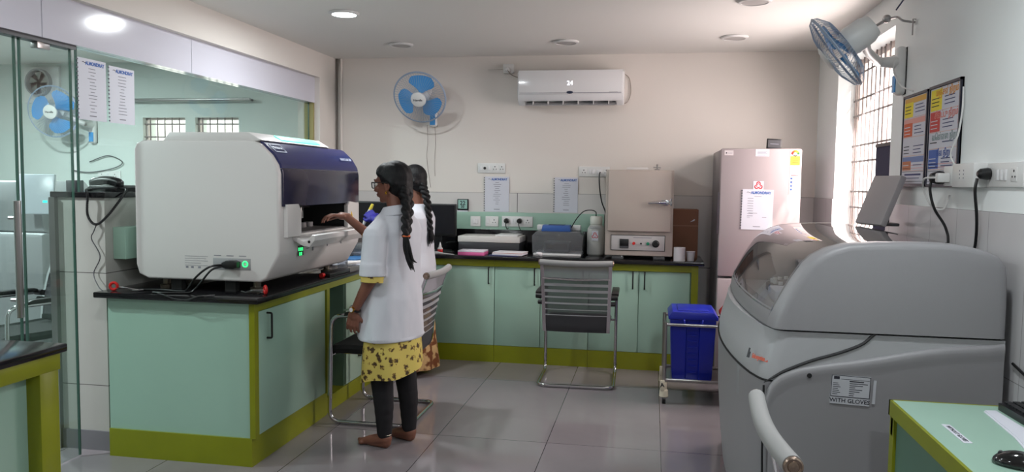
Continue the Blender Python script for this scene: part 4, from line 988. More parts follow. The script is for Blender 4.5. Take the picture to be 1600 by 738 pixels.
# ------------------------------------------------------------------ posters, sockets on the right wall
def poster(M, w, h, secs, label):
    t = thing('waste_poster', label, 'poster', (M[0][3], M[1][3], M[2][3] - h / 2), 'waste colour code posters on the right wall')
    def P(name, g, **k):
        off = V((0, 0, 0)); return part(name, g, t, **k)
    g = G(mat('poster_frame', (28, 30, 48), 0.35)); g.M = M
    for a in ((-w / 2, w / 2, h / 2 - 0.012, h / 2), (-w / 2, w / 2, -h / 2, -h / 2 + 0.012), (-w / 2, -w / 2 + 0.008, -h / 2, h / 2), (w / 2 - 0.012, w / 2, -h / 2, h / 2)): g.box(a[0], a[1], a[2], a[3], -0.016, 0.006)
    g.box(-w / 2, w / 2, -h / 2, h / 2, -0.016, -0.002); g.M = None; P('border', g)
    g = G(paper_m); g.M = M; g.box(-w / 2 + 0.01, w / 2 - 0.014, -h / 2 + 0.014, h / 2 - 0.014, -0.002, 0.001)
    x0, x1 = -w / 2 + 0.018, w / 2 - 0.03
    for (y0, y1, c, hc, title, frac, lc) in secs:
        hh = y1 - y0
        if c: g.box(x0, x0 + (x1 - x0) * frac, y0, y1 if not hc else y1 - 0.022, 0.001, 0.0014, mat('ink_%02x%02x%02x' % c, c, 0.6))
        if hc and c: g.box(x0, x1, y1 - 0.028, y1, 0.001, 0.0013, mat('ink_%02x%02x%02x' % hc, hc, 0.6)) if title is None else None
        if title:
            g.text(title, 0.042, Matrix.Translation(((x0 + x1) / 2 + 0.03, y1 - 0.018, 0.0018)), mat('ink_%02x%02x%02x' % lc, lc, 0.6), 0.0002, bold=0.0008, sx=0.95)
        n = int((hh - 0.035) / 0.017)
        for k in range(n):
            yy = y1 - 0.042 - k * 0.017
            g.box(x0 + 0.012, x0 + (x1 - x0) * frac * 0.75, yy - 0.002, yy + 0.002, 0.0014, 0.0019, ink_d if not c or c[2] < 100 and c[1] > 120 else paper_m)
            g.box(x0 + (x1 - x0) * (frac + 0.1), x0 + (x1 - x0) * (frac + 0.1 + rr.uniform(0.3, 0.48)), yy - 0.002, yy + 0.002, 0.0014, 0.0019, mat('ink_navy', (60, 64, 110), 0.7))
        g.box(x0 - 0.004, x1 + 0.012, y0 - 0.004, y0 - 0.0025, 0.001, 0.0014, mat('rule_orange', (214, 140, 100), 0.6))
        g.box(x1 + 0.003, x1 + 0.009, y0 + 0.02, y0 + 0.04, 0.001, 0.0014, red_p)
    g.box(x0, x1, -h / 2 + 0.105, -h / 2 + 0.108, 0.001, 0.0014, mat('rule_pink', (214, 150, 150), 0.6)); g.box(x0, x1, -h / 2 + 0.09, -h / 2 + 0.093, 0.001, 0.0014, mat('rule_pink', (214, 150, 150), 0.6))
    for a in ((x0, x1, 0.073, 0.075), (x0, x1, 0.025, 0.027)): g.box(a[0], a[1], -h / 2 + a[2], -h / 2 + a[3], 0.001, 0.0014, ink_d)
    g.box(x0 + 0.04, x1 - 0.03, -h / 2 + 0.055, -h / 2 + 0.064, 0.001, 0.0014, mat('ink_navy', (60, 64, 110), 0.7)); g.box(x0 + 0.05, x1 - 0.05, -h / 2 + 0.04, -h / 2 + 0.044, 0.001, 0.0014, mat('ink_navy', (60, 64, 110), 0.7))
    g.M = None; P('print', g)
    return t
YEL, RED, ORG, BLU = (234, 214, 40), (200, 62, 56), (206, 110, 80), (62, 98, 176)
poster(frame((XR - 0.008, 4.205, 1.69), (0, -1, 0), (0, 0, 1)), 0.365, 0.465, [(0.118, 0.215, YEL, (222, 170, 70), None, 0.42, ORG), (0.02, 0.11, (206, 92, 50), (222, 160, 150), None, 0.42, RED), (-0.075, 0.012, None, (220, 190, 180), None, 0.4, ORG), (-0.15, -0.083, (196, 120, 80), (110, 130, 180), None, 0.42, BLU)], 'framed waste colour chart on the right wall, nearer the window')
poster(frame((XR - 0.008, 3.808, 1.69), (0, -1, 0), (0, 0, 1)), 0.385, 0.47, [(0.118, 0.215, YEL, None, 'மஞ்சள் நிறம்', 0.42, (224, 150, 50)), (0.02, 0.112, RED, None, 'சிவப்பு நிறம்', 0.38, (220, 130, 120)), (-0.055, 0.012, None, None, 'வெள்ளை நிறம்', 0.4, (130, 150, 150)), (-0.15, -0.062, BLU, None, 'நீல நிறம்', 0.38, (50, 84, 160))], 'framed waste colour chart on the right wall, nearer the sockets')
NW = (0, -1, 0)
plate(frame((XR - 0.0005, 3.16, 1.503), NW, (0, 0, 1)), 0.30, 0.092, [('p', -0.125), ('s', -0.055), ('s', -0.025), ('s', 0.01), ('o', 0.08)], 'large white socket plate at the right edge with a black plug', 'white sockets on the right wall')
t = thing('junction_box', 'square white junction box between the right wall sockets', 'junction box', (XR, 3.43, 1.455), 'white sockets on the right wall')
part('case', G(white_p).box(XR - 0.055, XR - 0.0005, 3.325, 3.545, 1.455, 1.552, bev=0.004), t)
g = G(ink)
for z in (1.49, 1.505, 1.52): g.box(XR - 0.0557, XR - 0.0549, 3.42, 3.426, z, z + 0.006); g.box(XR - 0.0557, XR - 0.0549, 3.46, 3.466, z, z + 0.006)
part('slots', g, t)
t = thing('plug_adapter', 'white plug adapter with a white charger under the posters', 'adapter', (XR, 3.62, 1.45))
part('body', G(white_p).box(XR - 0.05, XR - 0.0005, 3.555, 3.66, 1.46, 1.545, bev=0.005), t)
part('plug', G(black_p).lathe([(0.028, 0), (0.03, 0.02), (0.02, 0.05), (0.012, 0.055)], o=(XR - 0.05, 3.66, 1.495), axis=(-1, 0, 0)), t)
g = G(white_p); g.box(XR - 0.10, XR - 0.05, 3.575, 3.61, 1.475, 1.515, bev=0.006); part('charger', g, t)
solo('black_cable', G(black_p).tube(crv([(XR - 0.095, 3.66, 1.49), (XR - 0.10, 3.66, 1.44), (XR - 0.08, 3.655, 1.36), (XR - 0.03, 3.65, 1.27), (XR - 0.022, 3.64, 1.15), (XR - 0.018, 3.64, 0.6), (XR - 0.018, 3.64, 0.006)]), 0.006, n=8), 'black cable hanging from the plug adapter below the posters', 'cable', 'black cables on the right wall')
solo('black_cable', G(black_p).tube(crv([(XR - 0.055, 3.285, 1.49), (XR - 0.06, 3.285, 1.44), (XR - 0.04, 3.31, 1.34), (XR - 0.02, 3.36, 1.24), (XR - 0.018, 3.40, 1.10), (XR - 0.018, 3.42, 0.6), (XR - 0.018, 3.42, 0.006)]), 0.006, n=8), 'black cable hanging from the large socket plate at the right edge', 'cable', 'black cables on the right wall')
solo('white_cable', G(white_p).tube(crv([(XR - 0.10, 3.60, 1.495), (XR - 0.12, 3.68, 1.49), (XR - 0.10, 3.74, 1.44), (XR - 0.07, 3.72, 1.37), (XR - 0.03, 3.69, 1.36), (XR - 0.02, 3.66, 1.42)]), 0.004, n=8), 'white charger cable looping down under the posters', 'cable')
solo('white_lead', G(white_p).tube(crv([(XR - 0.02, 3.62, 1.55), (XR - 0.035, 3.63, 1.60), (XR - 0.02, 3.60, 1.68), (XR - 0.01, 3.595, 1.78), (XR - 0.008, 3.60, 1.88)]), 0.004, n=8), 'white lead running up the wall beside the right poster', 'cable')
solo('fan_lead', G(white_p).tube(crv([(XR - 0.06, 4.40, 2.12), (XR - 0.075, 4.36, 2.05), (XR - 0.05, 4.30, 1.97), (XR - 0.02, 4.22, 1.935)]), 0.004, n=8), 'white lead drooping from the bracket of the right wall fan', 'cable')
solo('skirting_cable', G(black_p).tube(crv([(XR - 0.014, 3.0, 0.83), (XR - 0.014, 2.9, 0.81), (XR - 0.014, 2.78, 0.785), (XR - 0.014, 2.73, 0.775)]), 0.005, n=8), 'black cable along the right wall above the desk', 'cable')
# notice board in the window
t = thing('notice_board', 'dark navy board standing at the near side of the window', 'board', (XR + 0.06, 4.80, WZ0))
part('board', G(mat('navy_felt', (40, 42, 72), 0.8)).box(XR + 0.03, XR + 0.05, 4.64, 5.02, WZ0, 1.695), t)
part('rim', G(mat('navy_rim', (28, 28, 40), 0.4)).box(XR + 0.025, XR + 0.055, 4.64, 5.02, 1.69, 1.71), t)
# ------------------------------------------------------------------ big grey analyser on the right
AY0, AY1 = 3.0, 4.50
t = thing('chemistry_analyser', 'large grey floor standing analyser with a curved clear hood', 'analyser', (0.84, 3.75, 0))
HP = [(0.462, 0.918), (0.466, 0.95), (0.488, 1.005), (0.512, 1.056), (0.538, 1.106), (0.574, 1.164), (0.605, 1.195), (0.65, 1.222), (0.707, 1.241), (0.805, 1.250), (0.90, 1.253), (0.988, 1.254), (1.07, 1.250), (1.126, 1.241), (1.18, 1.226), (1.217, 1.206), (1.238, 1.174), (1.245, 1.13), (1.248, 1.03), (1.248, 0.918)]
def bul(y, x, a=0.062):
    tt = (y - AY0) / (AY1 - AY0); tt = min(1, max(0, tt))
    w = max(0, min(1, (1.24 - x) / 0.75)) ** 1.4
    return a * math.sin(PI * tt) ** 0.6 * w
def hrow(y, P, inset=0.0, a=0.062):
    cx, cz = 0.87, 1.05
    out = []
    for (x, z) in P:
        d = V((x - cx, z - cz)); L = d.length
        d = d * ((L - inset) / L) if L > 0 else d
        zz = cz + d.y if z > 0.93 else z
        out.append((cx + d.x - bul(y, x, a), y, zz))
    return out
def hood_shell(P, y0, y1, th, n=24):
    ys = [y0 + (y1 - y0) * i / n for i in range(n + 1)]
    g = G(); o = [hrow(y, P) for y in ys]; i_ = [hrow(y, P, th) for y in ys]
    return o, i_
def shell(g, P, y0, y1, th, m=None, n=24):
    o, i_ = hood_shell(P, y0, y1, th, n)
    rows_ = [a + b[::-1] for a, b in zip(o, i_)]
    g.grid(rows_, m, wrap=True, cap0=True, cap1=True)
# solid rounded end panels
for (ya, yb, nm) in ((AY0, AY0 + 0.075, 'near'), (AY1 - 0.075, AY1, 'far')):
    g = G(mach_g)
    if nm == 'near': seq = [(ya - 0.012, 0.03), (ya - 0.009, 0.014), (ya - 0.002, 0.004), (ya + 0.008, 0), (yb, 0)]
    else: seq = [(ya, 0), (yb - 0.01, 0), (yb, 0.006), (yb + 0.006, 0.02)]
    g.grid([hrow(y, HP, ins) for y, ins in seq], wrap=True, cap0=True, cap1=True)
    part('hood_end', g, t, sharp=50)
g = G(mach_g); shell(g, [HP[0], HP[1], (0.478, 0.985)], AY0 + 0.07, AY1 - 0.07, 0.03)       # front lip under the cover
part('hood_rim', g, t, sharp=50)
g = G(mach_g); shell(g, HP[13:], AY0 + 0.07, AY1 - 0.07, 0.02); part('hood_back', g, t, sharp=50)
g = G(clear_p); o_, i_ = hood_shell([(0.474, 0.975), (0.488, 1.005)] + HP[3:14], AY0 + 0.06, AY1 - 0.06, 0.004)
g.grid(o_); part('hood_cover', g, t, 'clear curved plastic cover', recalc=False)
# deck inside the hood
g = G(mat('deck_grey', (190, 191, 193), 0.45))
ys = [AY0 + 0.07 + (AY1 - AY0 - 0.14) * i / 16 for i in range(17)]
vs = [[(0.50 - bul(y, 0.47), y, 0.935), (1.22, y, 0.935)] for y in ys]
g.grid(vs); g.grid([[(a, b, c - 0.02) for a, b, c in r] for r in vs]); part('deck', g, t)
g = G(dgrey)
for (cx, cy, r) in ((0.78, 3.42, 0.19), (0.78, 4.02, 0.21)):
    g.lathe([(r, 0.936), (r, 0.965), (r - 0.01, 0.97), (0.04, 0.975), (0.03, 1.0), (0.012, 1.005)], o=(cx, cy, 0), n=40)
    for k in range(24):
        a = 2 * PI * k / 24; g.cyl((cx + (r - 0.03) * math.cos(a), cy + (r - 0.03) * math.sin(a), 0.965), (cx + (r - 0.03) * math.cos(a), cy + (r - 0.03) * math.sin(a), 0.985), 0.011, m=white_p, n=8)
part('carousel', g, t)
g = G(white_p); g.cyl((1.02, 3.74, 0.935), (1.02, 3.74, 1.12), 0.02); g.box(0.72, 1.04, 3.72, 3.76, 1.11, 1.14, bev=0.01); g.cyl((0.735, 3.74, 1.11), (0.735, 3.74, 1.0), 0.003)
part('sampling_arm', g, t)
g = G(paper_m); g.box(0.50, 0.64, 3.10, 3.45, 0.936, 0.94); g.box(0.54, 0.70, 3.55, 3.75, 0.936, 0.99, bev=0.01); part('rack', g, t)
# body: plan outline bulging to the front, lofted through heights
def plan(z, dx, inset=0.0):
    out = []; n = 22
    out += [(1.248 - inset, AY1 - 0.01 - inset, z), (1.248 - inset, AY0 + inset, z), (0.90, AY0 + inset, z), (0.62, AY0 + inset, z)]
    out += [(0.48 + dx, AY0 + 0.001 + inset, z), (0.445 + dx, AY0 + 0.008 + inset, z), (0.425 + dx, AY0 + 0.03 + inset, z)]
    for i in range(n + 1):
        y = AY0 + 0.06 + (AY1 - AY0 - 0.10) * i / n; tt = i / n
        out.append((0.413 + dx - 0.075 * math.sin(PI * tt) ** 0.7 + inset, y, z))
    out += [(0.45 + dx, AY1 - 0.015, z)]
    return out
lo = [(0.06, 0.045), (0.10, 0.035), (0.25, 0.02), (0.45, 0.005), (0.62, 0.0), (0.714, 0.0)]
g = G(mach_g); g.grid([plan(z, dx) for z, dx in lo], wrap=True, cap0=True, cap1=True); part('lower_body', g, t, sharp=40)
hi = [(0.722, 0.002), (0.76, 0.003), (0.80, 0.012), (0.85, 0.027), (0.885, 0.036), (0.91, 0.04)]
g = G(mach_g_lit); g.grid([plan(z, dx) for z, dx in hi], wrap=True, cap0=True, cap1=True); part('front_fascia', g, t, sharp=40)  # lighter copy of the body grey stands in for light on the curve
g = G(dark_in); g.grid([plan(z, dx, 0.006) for z, dx in ((0.70, 0.002), (0.74, 0.003))], wrap=True, cap0=True, cap1=True); part('seam', g, t)
g = G(dark_in); g.box(0.50, 1.24, AY0 + 0.02, AY1 - 0.05, 0.90, 0.925); part('hood_gap', g, t)
g = G(black_m); g.box(0.50, 1.2, AY0 + 0.08, AY1 - 0.08, 0, 0.07); part('plinth', g, t)
# side panel with a swelling upper ridge
top = crv([(0.436, 0, 0.655), (0.452, 0, 0.705), (0.492, 0, 0.748), (0.58, 0, 0.782), (0.79, 0, 0.822), (1.02, 0, 0.872), (1.20, 0, 0.893)], 8)
rows_ = []
for k, (dz, dy) in enumerate(((0.0, 0.004), (0.0, -0.004), (-0.004, -0.010), (-0.012, -0.0145), (-0.024, -0.0155), (-0.04, -0.0135), (-0.055, -0.011), (-0.07, -0.0095))):
    rows_.append([(min(1.245, p.x + -dz * 0.22 * max(0, 1 - (p.x - 0.43) / 0.2)), AY0 + dy, p.z + dz) for p in top] + [(1.246, AY0 + dy * 0.6, 0.90 + dz)])
last = rows_[-1]
rows_.append([(x, AY0 - 0.0095, 0.45) for x, y, z in last]); rows_.append([(x, AY0 - 0.0095, 0.08) for x, y, z in last]); rows_.append([(x, AY0 + 0.02, 0.08) for x, y, z in last])
g = G(mach_g); g.grid(rows_); part('side_panel', g, t, sharp=60, recalc=False)
gp_ = [(0.43, AY0 + 0.004, 0.712), (0.452, AY0 - 0.001, 0.728), (0.505, AY0 - 0.001, 0.762), (0.60, AY0 - 0.001, 0.806), (0.69, AY0 - 0.001, 0.838), (0.765, AY0 - 0.001, 0.872), (0.802, AY0 - 0.001, 0.905), (0.815, AY0 - 0.001, 0.918)]
P = crv(gp_, 6)
g = G(mat('groove_dark', (50, 50, 52), 0.7)); g.tube(P, [0.0015 + 0.0045 * min(1, i / 12) for i in range(len(P))], n=8); part('groove', g, t)
g = G(black_m)
for z in (0.718,):
    g.tube([(x - 0.002, y, z) for x, y, z in plan(z, 0.0)[5:-1]], 0.003, n=6)
g.tube([(0.430, AY0 + 0.006, 0.70), (0.432, AY0 + 0.006, 0.45), (0.438, AY0 + 0.004, 0.25), (0.446, AY0 + 0.004, 0.10)], 0.004, n=6)
part('door_gap', g, t)
part('screw_hole', G(black_m).cyl((0.588, AY0 - 0.012, 0.751), (0.588, AY0 - 0.0165, 0.751), 0.009), t)
g = G(mat('grip_grey', (140, 141, 144), 0.5)); xs_ = plan(0.70, 0)[9]; g.M = frame((0.372, 3.28, 0.655), (0.06, -0.25, 0), (0, 0, 1)); g.box(-0.03, 0.03, -0.07, 0.06, -0.002, 0.004, bev=0.002); part('grip', g, t)
# emblem on the fascia
om = mat('logo_orange', (196, 92, 70), 0.5)
Mf = frame((0.408, 3.085, 0.812), (0.11, -0.30, 0), (0.16, 0.06, 1))
g = G(om); g.M = frame((0.424, 3.055, 0.792), (0.34, -0.42, -0.02), (0.30, 0.1, 1))
g.text('biosystems', 0.024, Matrix.Translation((0.0, 0, 0.006)), om, 0.0006, bold=0.0012, sx=0.75)
g.box(-0.066, -0.061, -0.012, 0.026, 0.002, 0.0065, dgrey); g.box(-0.059, -0.055, -0.012, 0.012, 0.002, 0.0065, dgrey)
part('logo', g, t, 'orange lettering with small grey mark')
# asset label
lab = mat('label_silver', (176, 178, 184), 0.4)
Ml = frame((0.733, AY0 - 0.0128, 0.702), (1, 0, -0.035), (0.035, 0, 1))
g = G(lab); g.M = Ml; g.box(-0.068, 0.068, -0.052, 0.055, -0.004, 0.001); g.box(0.078, 0.088, -0.042, 0.045, -0.004, 0.001)
for a in ((-0.068, 0.068, 0.053, 0.055), (-0.068, 0.068, -0.026, -0.023), (-0.068, -0.066, -0.024, 0.055), (0.066, 0.068, -0.024, 0.055)): g.box(*a, 0.001, 0.0014, ink_d)
g.box(-0.06, -0.04, 0.040, 0.051, 0.001, 0.0014, ink_d)
for k, (a, b) in enumerate(((0.2, 0.95), (0.1, 0.7), (0.1, 0.3), (0.1, 0.68), (0.1, 0.55), (0.1, 0.28), (0.1, 0.25))): g.box(-0.004, -0.004 + 0.066 * b, 0.026 - k * 0.0075, 0.0285 - k * 0.0075, 0.001, 0.0014, ink_d); g.box(-0.062, -0.062 + 0.03 * (0.6 + 0.3 * (k % 3) / 2), 0.024 - k * 0.0068, 0.0262 - k * 0.0068, 0.001, 0.0014, ink_d)
g.box(-0.005, 0.045, 0.033, 0.037, 0.001, 0.0014, ink_d); g.box(-0.035, 0.064, 0.0405, 0.042, 0.001, 0.0014, ink_d)
g.text('WITH GLOVES', 0.0215, Matrix.Translation((0, -0.039, 0.0014)), ink_d, 0.0002, bold=0.0003)
part('asset_label', g, t, 'silver label reading WITH GLOVES')
# monitor behind the analyser, seen from its back
t = thing('touch_monitor', 'grey tilted monitor seen from behind at the window end of the analyser', 'monitor', (1.16, 4.34, 1.25))
Mm = frame((1.135, 4.42, 1.385), (0.55, 1.0, 0.0), (0.40, -0.02, 1.0))
sc_ = mat('monitor_back', (150, 145, 147), 0.45)
g = G(sc_); g.M = frame((1.160, 4.30, 1.382), (0.20, -0.97, 0.0), (0.38, 0.05, 1.0))
g.box(-0.14, 0.14, -0.135, 0.135, -0.016, 0.016, bev=0.006)
part('case', g, t)
g2 = G(black_p); g2.M = g.M; s_ = -1
for k in range(9):
    a = 2 * PI * k / 9; g2.cyl((0.03 * math.cos(a), 0.03 * math.sin(a) - 0.02, -0.0165), (0.03 * math.cos(a), 0.03 * math.sin(a) - 0.02, -0.0175), 0.006, n=8)
g2.cyl((0, -0.02, -0.0165), (0, -0.02, -0.018), 0.008, n=10); g2.cyl((0.05, 0.135, -0.0165), (0.03, 0.13, -0.022), 0.005, n=8); part('mount_holes', g2, t)
g = G(dgrey); g.chain([(1.19, 4.32, 1.36), (1.20, 4.33, 1.275)], [0.02, 0.018]); g.box(1.15, 1.25, 4.26, 4.40, 1.252, 1.268, bev=0.006); part('stand', g, t)

# ------------------------------------------------------------------ waste bin trolley
t = thing('bin_trolley', 'steel frame trolley on castors holding the waste bins', 'trolley', (0.5, 5.36, 0))
cx0, cx1, cy0, cy1 = 0.105, 0.86, 5.17, 5.58
g = G(steel)
for (x, y) in ((cx0, cy0), (cx1, cy0), (cx0, cy1), (cx1, cy1)): part('post', G(steel).cyl((x, y, 0.11), (x, y, 0.545), 0.0125, n=12), t)
for z in (0.53, 0.16):
    g = G(steel); g.tube([(cx0, cy0, z), (cx1, cy0, z), (cx1, cy1, z), (cx0, cy1, z)], 0.0105, closed=True, n=10); part('rail', g, t)
part('shelf', G(steel).box(cx0, cx1, cy0, cy1, 0.146, 0.152), t)
for (x, y) in ((cx0, cy0), (cx1, cy0), (cx0, cy1), (cx1, cy1)):
    g = G(mat('tape_cream', (208, 200, 180), 0.7)); g.lathe([(0.016, 0.145), (0.02, 0.14), (0.019, 0.10), (0.028, 0.09), (0.03, 0.05), (0.024, 0.045)], o=(x, y, 0), n=12); g.box(x - 0.026, x + 0.004, y - 0.028, y - 0.012, 0.09, 0.16, bev=0.004)
    c = part('castor', g, t)
    if x == cx0 and y == cy0:
        g = G(ink_d); g.text('A', 0.04, frame((x - 0.012, y - 0.0285, 0.128), (1, 0, 0.1), (-0.1, 0, 1)), ink_d, 0.0003, bold=0.001); part('letter', g, c)
    part('wheel', G(black_p).cyl((x - 0.01, y, 0.028), (x + 0.012, y, 0.028), 0.028, n=20), c)
def bin_(x0, x1, y0, y1, m, label):
    t = thing('waste_bin', label, 'bin', ((x0 + x1) / 2, (y0 + y1) / 2, 0.152), 'pedal waste bins in the trolley')
    z0, z1 = 0.152, 0.56
    rows_ = []
    for z, ins in ((z0, 0.035), (z0 + 0.01, 0.031), (z1, 0.012), (z1 + 0.006, 0.0)):
        a0, a1, b0, b1 = x0 + ins, x1 - ins, y0 + ins, y1 - ins; xm = (a0 + a1) / 2; w = 0.045; d = 0.012
        rows_.append([(a0, b0, z), (xm - w, b0, z), (xm - w + 0.006, b0 + d, z), (xm + w - 0.006, b0 + d, z), (xm + w, b0, z), (a1, b0, z), (a1, b1, z), (a0, b1, z)])
    part('bucket', G(m).grid(rows_, wrap=True, cap0=True, cap1=True), t, sharp=20)
    g = G(m); xm = (x0 + x1) / 2
    for k in range(7): g.box(xm - 0.03, xm + 0.03, y0 + 0.03 - k * 0.0022, y0 + 0.042, 0.20 + k * 0.042, 0.206 + k * 0.042)
    part('ribs', g, t)
    g = G(m); g.prism([(x0, z1), (x1, z1), (x1 + 0.002, z1 + 0.02), (x1 - 0.025, z1 + 0.055), (x0 + 0.025, z1 + 0.055), (x0 - 0.002, z1 + 0.02)], 'y', y0 - 0.004, y1 + 0.004, bev=0.01)
    g.box(x0 + 0.06, x1 - 0.06, y0 + 0.03, y1 - 0.04, z1 + 0.05, z1 + 0.062, bev=0.005)
    part('lid', g, t)
    g = G(m); g.tube(fillet([(xm - 0.06, y0, z1 + 0.0), (xm - 0.06, y0 - 0.014, z1 - 0.0), (xm - 0.055, y0 - 0.016, z1 - 0.035), (xm + 0.055, y0 - 0.016, z1 - 0.035), (xm + 0.06, y0 - 0.014, z1), (xm + 0.06, y0, z1)], 0.01), 0.006, n=8); part('handle', g, t)
    return t
bin_(0.125, 0.445, 5.20, 5.55, blue_bin, 'blue lidded waste bin in the steel trolley')
bin_(0.475, 0.795, 5.20, 5.55, red_p, 'red lidded waste bin in the trolley beside the blue one')

# ------------------------------------------------------------------ mesh cantilever chairs
back_m = mesh_fabric('mesh_fabric_dark', (64, 64, 68), 0.82)
back_u = mesh_fabric('mesh_fabric_light', (138, 135, 142), 0.8)
slat_m = mat('slat_grey', (150, 150, 154), 0.6)
def make_chair(label, group):
    t = thing('visitor_chair', label, 'chair', (0, 0, 0), group)
    for s in (-1,):
        pass
    w = 0.268
    path = fillet([(-w, -0.20, 0.655), (-w, 0.235, 0.655), (-w, 0.25, 0.0135), (-w, -0.245, 0.0135), (w, -0.245, 0.0135), (w, 0.25, 0.0135), (w, 0.235, 0.655), (w, -0.20, 0.655)], 0.075, 8)
    part('frame', G(chrome).tube(path, 0.0125, n=12), t)
    for s in (-1, 1):
        g = G(black_p); g.prism([(-0.22, 0.662), (0.10, 0.662), (0.15, 0.655), (0.145, 0.675), (0.09, 0.69), (-0.20, 0.688), (-0.225, 0.68)], 'x', s * w - 0.026, s * w + 0.026, bev=0.007); part('armrest', g, t)
    bp = crv([(0, -0.215, 0.40), (0, -0.235, 0.45), (0, -0.25, 0.58), (0, -0.285, 0.74), (0, -0.34, 0.905)], 6)
    def sx(z): return 0.225 + 0.012 * min(1, max(0, (z - 0.4) / 0.5))
    for s in (-1, 1):
        g = G(chrome); g.M = None
        P = [V((s * sx(p.z), p.y, p.z)) for p in bp]
        rows_ = []
        for i, p in enumerate(P):
            rows_.append([(p.x - 0.012, p.y - 0.008, p.z), (p.x + 0.012, p.y - 0.008, p.z), (p.x + 0.012, p.y + 0.008, p.z), (p.x - 0.012, p.y + 0.008, p.z)])
        g.grid(rows_, wrap=True, cap0=True, cap1=True); part('side_rail', g, t)
        k = G(black_p); k.cyl((s * 0.232, -0.243, 0.655), (s * 0.285, -0.23, 0.655), 0.02, n=16); k.cyl((s * 0.235, -0.242, 0.61), (s * 0.27, -0.235, 0.61), 0.016, n=16); part('arm_joint', k, t)
    g = G(back_m)
    rows_ = [[(-sx(p.z) + 0.01 + (2 * sx(p.z) - 0.02) * j / 12, p.y - 0.004 - 0.012 * math.sin(PI * j / 12), p.z) for j in range(13)] for p in bp]
    g.grid(rows_)
    sl = G(slat_m)
    for zz in (0.745, 0.70, 0.655, 0.61, 0.565, 0.525):
        k = min(range(len(bp)), key=lambda i: abs(bp[i].z - zz)); y = bp[k].y
        for i in range(len(bp) - 1):
            if bp[i].z <= zz <= bp[i + 1].z: y = bp[i].y + (bp[i + 1].y - bp[i].y) * (zz - bp[i].z) / (bp[i + 1].z - bp[i].z)
        hgt = 0.0095 if zz > 0.69 else (0.006 if zz > 0.6 else 0.0025)
        r1 = [[(-sx(zz) + 0.01 + (2 * sx(zz) - 0.02) * j / 12, y + dy - 0.012 * math.sin(PI * j / 12), zz + dz) for j in range(13)] for dy, dz in ((-0.0075, -hgt), (-0.0105, -hgt), (-0.0105, hgt), (-0.0075, hgt))]
        sl.grid(r1, wrap=False); sl.grid([r1[0], r1[3]])
    g = G(back_m); g.grid([r for r, p in zip(rows_, bp) if p.z < 0.80])
    bk = part('backrest', g, t, recalc=False); part('slat', sl, bk)
    up_ = G(back_u); up_.grid([r for r, p in zip(rows_, bp) if p.z > 0.765]); part('upper_mesh', up_, bk, 'lighter grey upper mesh', recalc=False)
    g = G(black_m); r1 = [[(-sx(p.z) + 0.01 + (2 * sx(p.z) - 0.02) * j / 12, p.y + 0.002 - 0.012 * math.sin(PI * j / 12), p.z) for j in range(13)] for p in bp if p.z < 0.53]
    g.grid(r1); g.grid([[(x, y + 0.01, z) for x, y, z in r] for r in r1]); part('lumbar_panel', g, bk)
    rail = G(mat('rail_grey_vinyl', (150, 150, 150), 0.6)); rail.tube([(-0.25 + 0.5 * j / 12, -0.342 - 0.014 * math.sin(PI * j / 12), 0.905 - 0.006 * math.sin(PI * j / 12)) for j in range(13)], 0.021, n=16); part('top_rail', rail, t)
    for s in (-1, 1):
        g = G(mat('rail_cap_metal', (158, 140, 126), 0.25, metal=0.9)); g.lathe([(0.0195, 0), (0.0195, 0.008), (0.0165, 0.0105), (0.0135, 0.0085), (0.0115, 0.0085), (0.010, 0.0105), (0.002, 0.0115)], o=(s * 0.249, -0.342, 0.905), axis=(s, 0, 0), n=24); part('end_cap', g, t)
    g = G(chrome); g.tube([(-0.235, -0.30, 0.79), (0, -0.322, 0.785), (0.235, -0.30, 0.79)], 0.009, n=10); part('back_brace', g, t)
    g = G(black_m)
    rows_ = []
    for i in range(9):
        y = -0.225 + 0.49 * i / 8; dz = -0.02 * max(0, (i - 6) / 2) ** 2 - 0.008 * math.sin(PI * i / 8)
        rows_.append([(-0.235, y, 0.455 + dz), (-0.225, y, 0.478 + dz), (0, y, 0.474 + dz), (0.225, y, 0.478 + dz), (0.235, y, 0.455 + dz), (0.22, y, 0.425 + dz), (-0.22, y, 0.425 + dz)])
    g.grid(rows_, wrap=True, cap0=True, cap1=True); part('seat', g, t, sharp=50)
    g = G(chrome)
    for s in (-1, 1): g.tube([(s * 0.20, -0.20, 0.42), (s * 0.20, 0.20, 0.42)], 0.01, n=8)
    g.tube([(-0.268, 0.235, 0.42), (0.268, 0.235, 0.42)], 0.01, n=8); g.tube([(-0.23, -0.22, 0.43), (0.23, -0.22, 0.43)], 0.01, n=8); part('seat_frame', g, t)
    return t
cg = 'grey mesh cantilever chairs'
c1 = make_chair('grey mesh cantilever chair facing the back counter, empty', cg); c1.location = (-0.515, 5.655, 0); c1.rotation_euler = (0, 0, 0.02)
c2 = dup(c1, (-1.62, 4.56, 0), (0, 0, PI / 2), 'grey mesh cantilever chair at the left counter behind the woman in front', cg)
c3 = dup(c1, (0.622, 1.81, 0.0), (0, 0, -PI / 2 + 0.01), 'grey mesh cantilever chair close to the camera, only its top rail showing', cg)
c4 = dup(c1, (-4.0, 4.35, 0), (0, 0, PI - 0.35), 'grey mesh chair in the room beyond the glass door', 'chairs beyond the glass')

